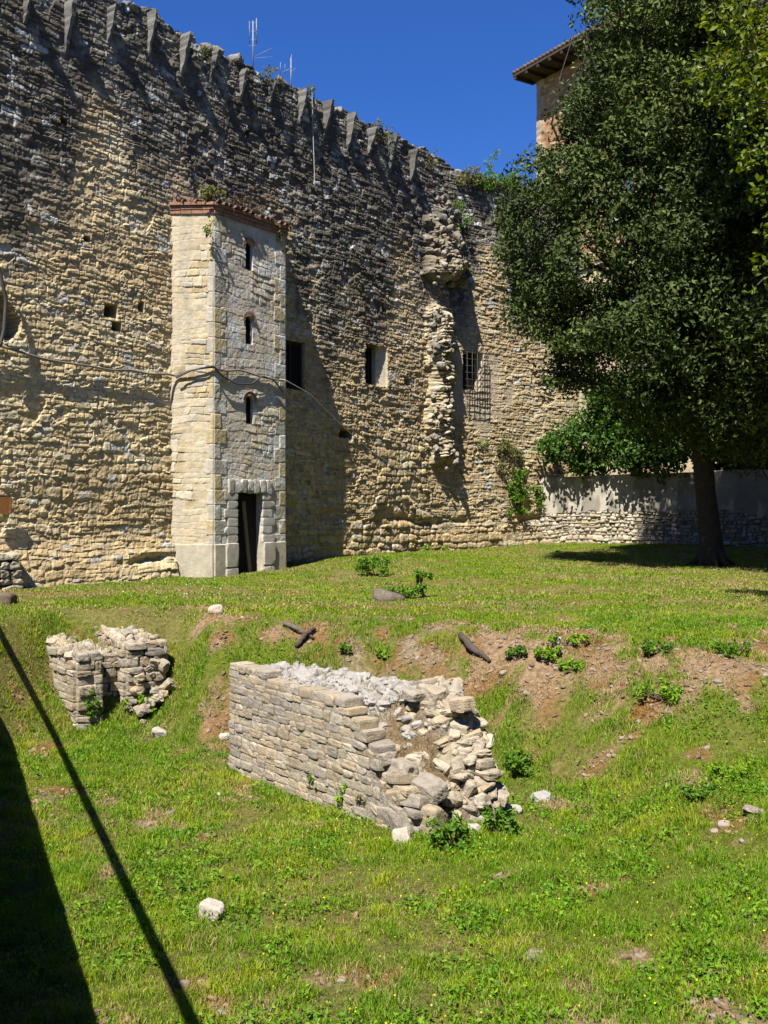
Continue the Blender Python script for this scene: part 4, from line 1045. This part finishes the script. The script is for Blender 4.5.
for a in [(322, 803, .11, .30, 'green weed standing against the middle of the broken wall face', GREEN), (373, 815, .13, .34, 'straggly dry-green weed climbing the broken wall near its corner', DRYG), (350, 812, .08, .24, 'thin weed between two taller weeds at the broken wall', LIME),
          (449, 850, .13, .20, 'dark green weed under the overhanging corner block', GREEN), (500, 836, .11, .18, 'bushy weed below the whitish lump by the broken wall', GREEN), (88, 722, .12, .35, 'weeds filling the slot between the two stubs', GREEN),
          (140, 712, .14, .14, 'green weed on the rubble right of the two stubs', LIME), (522, 775, .12, .16, 'dark weed in grass beside the rubble end of the broken wall', GREEN)]:
    bush(*a[:2], a[2] * 1.3, a[3] * 1.25, *a[4:], .06, 'weed_clump', 'plant', G1, 12, 520)
for a in [(552, 660, .16, .10, 'lime green mat of weeds below the white pebble', LIME), (570, 645, .20, .09, 'widest lime green mat, above the white pebble on the bank', LIME), (572, 670, .12, .08, 'smaller lime mat lowest of three on the bank', LIME), (515, 660, .09, .13, 'green tuft just right of the twisted root', GREEN),
          (384, 660, .07, .10, 'small bright weed behind the crest of the broken wall', LIME), (346, 655, .06, .10, 'tiny weed left of the bright weed behind the broken wall', GREEN), (654, 655, .13, .10, 'broad weed at mid height of the right-hand bank', GREEN), (730, 655, .15, .10, 'weed on the bank close to the right edge', GREEN), (660, 700, .2, .12, 'tall grassy weed patch in the middle of the right-hand slope', LIME), (700, 800, .14, .08, 'weed beside the bare streak on the right slope', GREEN), (730, 780, .16, .1, 'leafy weed under the bare ridge at right', LIME), (195, 892, .1, .05, 'flat rosette weed just above the white angular stone', GREEN), (225, 885, .1, .06, 'rosette weed up and right of the white angular stone', LIME)]:
    bush(*a[:2], a[2] * 1.3, a[3] * 1.3, *a[4:], .05, 'weed_clump', 'plant', G2, 14, 520)

# plants on the walls
def wplant(px0, py0, px1, py1, label, cols, leaf=.07, n=12, r=.16, out=.12, name='wall_plant', dens=700, cat='plant', grp='plants growing out of the masonry', nn=0.):
    bl = []
    for _ in range(n):
        f_ = rng.random(); px = px0 + (px1 - px0) * rng.random(); py = py0 + (py1 - py0) * rng.random()
        t, z = wall_px(px, py, nn); bl.append((wall_p(t, nn + rng.uniform(.02, out), z), r * rng.uniform(.6, 1.2)))
    t, z = wall_px((px0 + px1) / 2, py1, nn)
    shrub(name, label, cat, wall_p(t, nn, z), bl, leaf, cols, dens, grp, M_weed, .6, 4)
wplant(508, 470, 524, 512, 'ivy hanging low on the fortress wall left of the low wall', GREEN, .09, 22, .2, .15)
wplant(497, 440, 520, 468, 'yellowish ivy tuft just above the hanging ivy', DRYG, .08, 18, .18, .15)
wplant(532, 488, 543, 505, 'small round ivy tuft at the corner with the low wall', GREEN, .09, 8, .16, .15)
wplant(476, 440, 486, 452, 'tiny ivy sprig left of the yellowish ivy', GREEN, .07, 6, .11, .1)
wplant(456, 168, 478, 186, 'mossy growth on the wall top above the broken pier', DRYG, .07, 16, .18, .2)
wplant(478, 176, 512, 190, 'dark green bushes on the wall top beside the oak', GREEN, .08, 18, .22, .2)
wplant(446, 200, 462, 232, 'weeds sprouting from the head of the broken pier', GREEN, .07, 14, .14, .5)
wplant(372, 122, 384, 140, 'green fern between two corbels right of the wire', DRYG, .07, 9, .13, .2)
wplant(298, 84, 310, 100, 'mossy tuft between corbels near the small aerial', DRYG, .07, 8, .12, .2)
wplant(262, 66, 276, 84, 'moss under the wall top below the tall aerial', DRYG, .07, 8, .12, .2)
wplant(198, 48, 214, 62, 'olive moss patch between the corbels left of the tall aerial', DRYG, .06, 10, .12, .12)
wplant(424, 150, 436, 168, 'brown-green moss at the last corbel', DRYG, .06, 7, .12, .12)
wplant(203, 222, 209, 236, 'fern sprouting from the turret corner under its cornice', GREEN, .06, 9, .09, .15, nn=.8)
wplant(200, 190, 222, 200, 'grassy weeds rooted on the turret roof', DRYG, .08, 12, .12, .2, nn=.6)
wplant(228, 198, 262, 212, 'dry brown plants lying on the turret tiles', [(.10, .075, .04), (.14, .10, .05)], .07, 14, .1, .2, nn=.6)
wplant(276, 226, 284, 240, 'weed at the right end of the turret eaves', DRYG, .06, 6, .09, .1, nn=.8)
for a in [(436, 546, 446, 553, 'weeds at the wall foot right of the turret shadow'), (420, 546, 428, 552, 'small weeds at the wall foot beside the larger weeds')]:
    wplant(*a, LIME, .08, 8, .13, .2)
# sapling standing on the wall head next to the oak
p = wall_p(*[wall_px(505, 188)[0], -.5, wall_px(505, 188)[1]]); bl = [(p + np.array([rng.uniform(-.25, .25), 0, .2 + k * .16]), .14) for k in range(8)]
shrub('sapling', 'thin feathery sapling standing on the wall top beside the oak', 'sapling', p, bl, .09, GREEN, 700)

# ------------------------------------------------------------------ cables, aerials, plate
CB = (.055, .05, .045)
def cable(pts, r, label, colr, nn=None, name='cable'):
    P = []
    for q in pts:
        n_ = q[2]; t, z = wall_px(q[0], q[1], n_); P.append(wall_p(t, n_, z))
    P = np.array(P); k = np.linspace(0, 1, len(P)); f_ = np.linspace(0, 1, 6 * len(P))
    P = np.stack([np.interp(f_, k, P[:, i]) for i in range(3)], -1); P[1:-1] = (P[:-2] + 2 * P[1:-1] + P[2:]) / 4
    mb = MB(); mb.tube(P - P[0], r, 6, colr); tag(mb.build(name, M_cable, None, True, P[0]), label, 'cable')
cable([(-40, 336, .16), (0, 346, .10), (40, 358, .10), (60, 362, .12), (90, 366, .09), (110, 370, .1), (130, 370, .09), (150, 374, .10), (168, 374, .10), (176, 376, .14), (190, 370, .45), (212, 367, .84), (225, 371, .86), (240, 370, .84), (262, 377, .85), (284, 381, .86)], .024, 'thick grey cable sagging along the wall and round the turret', (.17, .15, .125))
cable([(214, 366, .88), (222, 376, .90), (236, 384, .89), (252, 384, .89), (262, 376, .89), (274, 380, .9), (283, 392, .9)], .02, 'dark looped cable drooping across the turret front', CB)
cable([(176, 378, .22), (190, 371, .47), (206, 367, .78), (214, 366, .86)], .02, 'dark cable running up over the bright turret side', CB)
cable([(285, 380, .9), (310, 394, .75), (340, 424, .5), (372, 452, .25), (400, 470, .12), (450, 488, .12)], .011, 'thin pale wire slanting from the turret to the wall', (.30, .28, .25))
cable([(312, 88, .2), (313, 130, .14), (315, 190, .13)], .012, 'thin vertical wire hanging from the wall top', (.36, .34, .3))
cable([(-6, 250, .2), (2, 280, .22), (6, 300, .2), (4, 330, .2), (0, 346, .18)], .035, 'loose cable loop by the dark breach at the left edge', CB)
def aerial(px, py_top, py_base, label, bars, name='aerial'):
    t, zb = wall_px(px, py_base, -.7); _, zt = wall_px(px, py_top, -.7); b = wall_p(t, -.7, zb - .25)
    root = thing(name, label, 'aerial', b); mb = MB(); r0 = .017; mb.tube([b, wall_p(t, -.7, zt)], r0, 6, (.22, .225, .23)); mb.build('mast', M_metal, root)
    A = np.array([1., 0, 0])
    mb = MB()
    for (f_, dx0, dz0, dx1, dz1, r) in bars:
        q = wall_p(t, -.7, zb + (zt - zb) * f_); mb.tube([q + A * dx0 + (0, .02, dz0), q + A * dx1 + (0, -.02, dz1)], r * .7, 5, (.2, .205, .21))
    mb.build('elements', M_metal, root)
aerial(253, 21, 62, 'tall slim television aerial on the wall top', [(.75, .09, -.32, .09, .32, .02), (.75, -.09, -.3, -.09, .25, .012), (.95, -.1, 0, .12, 0, .01), (.75, -.1, 0, .12, 0, .01), (.55, -.1, 0, .12, 0, .01), (.4, -.1, 0, .12, 0, .01), (.22, 0, -.1, .5, .12, .01), (.1, 0, 0, .5, .02, .008)])
aerial(291, 58, 84, 'small branched aerial on the wall top right of the tall one', [(.5, -.28, -.05, 0, .06, .012), (.5, -.28, -.1, -.28, .22, .01), (.9, -.03, -.1, .02, .15, .012), (.6, -.16, -.12, -.16, .1, .008), (.45, 0, 0, .12, .1, .01)])
t0, z0 = wall_px(-8, 497, .15); t1, z1 = wall_px(11, 514, .15); mb = MB(); mb.box((0, 0, 0), ((t1 - t0) / 2, .03, (z0 - z1) / 2), wall_axes(t0), (.32, .14, .045))
for sx in (-1, 1): mb.box(wall_axes(t0)[0] * sx * ((t1 - t0) / 2 - .02) + wall_axes(t0)[1] * .035, (.015, .008, (z0 - z1) / 2 - .01), wall_axes(t0), (.24, .10, .035))
tag(mb.build('plate', M_wood, None, False, wall_p((t0 + t1) / 2, .14, (z0 + z1) / 2)), 'rust-coloured plate fixed to the wall at the left edge', 'plate')
# dark lump stands in for a patch of shadow at the left edge
mb = MB(); p = at_px(2, 603); stone(mb, (0, 0, .06), (.2, .16, .10), None, (.12, .09, .06), k=4)
tag(mb.build('loose_stone', M_rock, None, True, p), 'dark lump in place of a shadow on the lawn at the left edge', 'stone', 'loose stones lying in the grass')

# ------------------------------------------------------------------ street terrace and handrail on the left (throws the long shadows)
EH = np.array([-.40, .917]); EM = np.array([.917, .40]); pz = .0
def tp(s_, p_, z_): q = EH * s_ + EM * p_; return np.array([q[0], q[1], z_])
AXE = np.array([[*EH, 0], [*EM, 0], [0, 0, 1]])
PT = -.02
tw_ = thing('terrace_wall', 'plain stone retaining wall of the street terrace left of the dig', 'wall', tp(8, PT, 0))
mb = MB(); mb.box(tp(5, PT - 2.2, .55), (14, 2.19, .85), AXE, (.3, .27, .22)); mb.build('wall', M_plaster, tw_, False)
mb = MB(); mb.box(tp(5, PT - .06, 1.45), (14, .15, .05), AXE, (.36, .33, .28)); mb.build('coping', M_plaster, tw_, False)
ra = thing('handrail', 'plain iron handrail along the street terrace edge', 'railing', tp(8, PT - .1, 1.47))
mb = MB(); mb.tube([tp(-8, PT - .09, 2.91), tp(20, PT - .09, 2.91)], .042, 10, (.05, .05, .05)); mb.build('rail', M_iron, ra)
for s_ in (-7.5, -.9, 18.5):
    mb = MB(); mb.tube([tp(s_, PT - .09, 1.45), tp(s_, PT - .09, 2.88)], .025, 8, (.05, .05, .05)); mb.build('post', M_iron, ra)

# unseen houses added behind and beside the view to shut out low sky
def add_sky_block(x0, x1, y0, y1, h, label, colr):
    b = thing('sky_block_house', label, 'house', ((x0 + x1) / 2, y1, 1.4))
    zb = 1.0; mb = MB(); mb.box(((x0 + x1) / 2, (y0 + y1) / 2, zb + h / 2), ((x1 - x0) / 2, (y1 - y0) / 2, h / 2), None, colr); mb.build('wall', M_plaster, b, False)
    mb = MB(); e = .6; zt = zb + h; ym = (y0 + y1) / 2
    mb.add([(x0 - e, y0 - e, zt + .01), (x1 + e, y0 - e, zt + .01), (x1 + e, y1 + e, zt + .01), (x0 - e, y1 + e, zt + .01), (x0 - e, ym, zt + 1.8), (x1 + e, ym, zt + 1.8)], [[0, 1, 5, 4], [2, 3, 4, 5], [0, 3, 2, 1]], [[0, 4, 3], [1, 2, 5]], (.22, .12, .08)); mb.build('roof', M_terra, b, False)
    for k in range(int((x1 - x0) / 3)):
        for zz in np.arange(zb + 2.2, zb + h - 1, 3.2):
            mb = MB(); mb.box((x0 + 1.5 + k * 3, y1 + .02, zz), (.5, .05, .8), None, (.10, .13, .09)); mb.build('shutter', M_wood, b, False)
add_sky_block(-22, 4, -26, -15.5, 14.5, 'long ochre house added behind the viewer to block sky light', (.30, .22, .13))
add_sky_block(5, 24, -26, -15.0, 12.5, 'grey plaster house added behind the viewer to block sky light', (.25, .22, .18))
add_sky_block(24.5, 34, -14, 20, 12.0, 'brown house added out of sight on the right to block sky light', (.22, .17, .12))

# ------------------------------------------------------------------ grass
grass_zone('grass', 4.2, 9, 9500, .025, .08, .004, .007, 'lush short grass on the floor of the dig nearest the viewer')
grass_zone('grass', 9, 14.6, 5600, .025, .08, .005, .010, 'patchy grass round the ruins and up the bare bank')
grass_zone('grass', 14.6, 37, 1300, .02, .055, .011, .02, 'mown lawn between the dig and the walls', True)
# broad-leaved weeds scattered through the turf
n = 14000; y = rng.uniform(4.4, 14, n); x = rng.uniform(-1, 1, n) * (y * .5 + .4)
m = (rng.random(n) < (1 - dirt(x, y)) * sstep(.42, .62, fbm(x * 1.6, y * 1.6, 901)) * np.clip(9 / y, .4, 1.4))
l1, l2 = ruin_lc(x, y); m &= ~((l1 > -.02) & (l1 < 3.0) & (l2 > -.02) & (l2 < .85))
x, y = x[m], y[m]; k = 9
xx = np.repeat(x, k) + rng.normal(size=len(x) * k) * .045; yy = np.repeat(y, k) + rng.normal(size=len(x) * k) * .045
Pw = np.stack([xx, yy, ground_z(xx, yy) + rng.uniform(.015, .075, len(xx))], -1)
Vv, T, Cc = leaves(Pw, rng.uniform(.018, .048, len(Pw)), np.repeat(col_mix(len(x), [(.10, .22, .010), (.13, .26, .010), (.16, .27, .012), (.08, .18, .010)], .2), k, 0), 1.4, .55)
tag(put('ground_cover', Vv, T, M_weed, None, Cc, smooth=False), 'broad-leaved clover and plantain mixed in the turf', 'weeds', kind='stuff')
# buttercups and daisies
n = 420; y = rng.uniform(4.6, 10, n); x = rng.uniform(-.3, 1, n) * (y * .42); Pf = np.stack([x, y, ground_z(x, y) + .075], -1)
n2 = 110; y2 = rng.uniform(17, 22, n2); x2 = -.2 * y2 + rng.normal(size=n2) * 1.2; Pf2 = np.stack([x2, y2, ground_z(x2, y2) + .06], -1); t_, nn_ = wall_tn(x2, y2); Pf2 = Pf2[nn_ > .9]
Pf = np.concatenate([Pf, Pf2]); cf = np.concatenate([np.tile((.75, .55, .02), (n, 1)), np.tile((.7, .7, .66), (len(Pf2), 1))])
Vv, T, Cc = leaves(Pf, np.concatenate([np.full(n, .016), np.full(len(Pf2), .026)]), cf, 3, .9)
tag(put('wildflowers', Vv, T, M_weed, None, Cc, smooth=False), 'tiny yellow and white wildflowers dotted in the turf', 'flowers', kind='stuff')
# grit and small stones on bare earth
mb = MB(); cnt = 0
while cnt < 260:
    y = rng.uniform(5, 14.6); x = rng.uniform(-.5, 1) * y * .45
    if dirt(np.array(x), np.array(y)) < .45 + .3 * rng.random(): continue
    s = rng.uniform(.008, .026) * (1.8 if rng.random() < .06 else 1); g = rng.uniform(.15, .29)
    stone(mb, (x, y, float(ground_z(x, y)) + s * .2), (s * 1.3, s, s * .7), rot(None, .6), (g, g * .82, g * .62), k=3.5, lo=True, cuts=3); cnt += 1
cnt = 0
while cnt < 1500:
    y = rng.uniform(5, 14.6); x = rng.uniform(-1, 1) * y * .45
    if dirt(np.array(x), np.array(y)) < .3 + .3 * rng.random(): continue
    s = rng.uniform(.008, .03); g = rng.uniform(.5, 1.1)
    stone(mb, (x, y, float(ground_z(x, y)) + s * .1), (s * 1.3, s, s * .6), rot(None, .6), (.23 * g, .16 * g, .095 * g), k=1.6, lo=True, cuts=3, rough=.15); cnt += 1
tag(mb.build('gravel', M_rock), 'grit and small stones on the bare bank', 'gravel', kind='stuff')

# ------------------------------------------------------------------ light, sky, camera
EL = R(56); HEAD = R(66.9)
d = Vector((math.cos(HEAD) * math.cos(EL), math.sin(HEAD) * math.cos(EL), -math.sin(EL)))
sl = bpy.data.lights.new('sun', 'SUN'); sl.energy = 5.0; sl.angle = R(.5); sl.color = (1, .96, .885)
so = bpy.data.objects.new('sun', sl); COL.objects.link(so); so.rotation_euler = d.to_track_quat('-Z', 'Y').to_euler()
w = bpy.data.worlds.new('World'); scene.world = w; w.use_nodes = True; nt = w.node_tree
bg = nt.nodes['Background']; sk = nt.nodes.new('ShaderNodeTexSky'); sk.sky_type = 'NISHITA'; sk.sun_disc = False
sk.sun_elevation = EL; sk.sun_rotation = math.atan2(-d.x, -d.y); sk.altitude = 400; sk.air_density = 1.0; sk.dust_density = .15; sk.ozone_density = 4.0
hsv = nt.nodes.new('ShaderNodeHueSaturation'); hsv.inputs['Saturation'].default_value = 1.22; mul = nt.nodes.new('ShaderNodeMix'); mul.data_type = 'RGBA'; mul.blend_type = 'MULTIPLY'; mul.inputs['Factor'].default_value = 1; mul.inputs['B'].default_value = (.80, .98, 1.5, 1)
nt.links.new(sk.outputs['Color'], hsv.inputs['Color']); nt.links.new(hsv.outputs['Color'], mul.inputs['A']); nt.links.new(mul.outputs['Result'], bg.inputs['Color']); bg.inputs['Strength'].default_value = .05
cd = bpy.data.cameras.new('camera'); cam = bpy.data.objects.new('camera', cd); COL.objects.link(cam); scene.camera = cam
cam.location = (0, 0, EYE); cam.rotation_euler = (R(90), 0, 0)
cd.sensor_fit = 'VERTICAL'; cd.sensor_height = 36; cd.lens = 36 * F / 1024; cd.clip_start = .05; cd.clip_end = 3000
vs = scene.view_settings; vs.view_transform = 'Standard'; vs.look = 'None'; vs.exposure = 1.05; vs.gamma = 1; vs.use_curve_mapping = False
scene.render.resolution_x = 768; scene.render.resolution_y = 1024
scene.cycles.max_bounces = 6; scene.cycles.diffuse_bounces = 1; scene.cycles.use_denoising = True
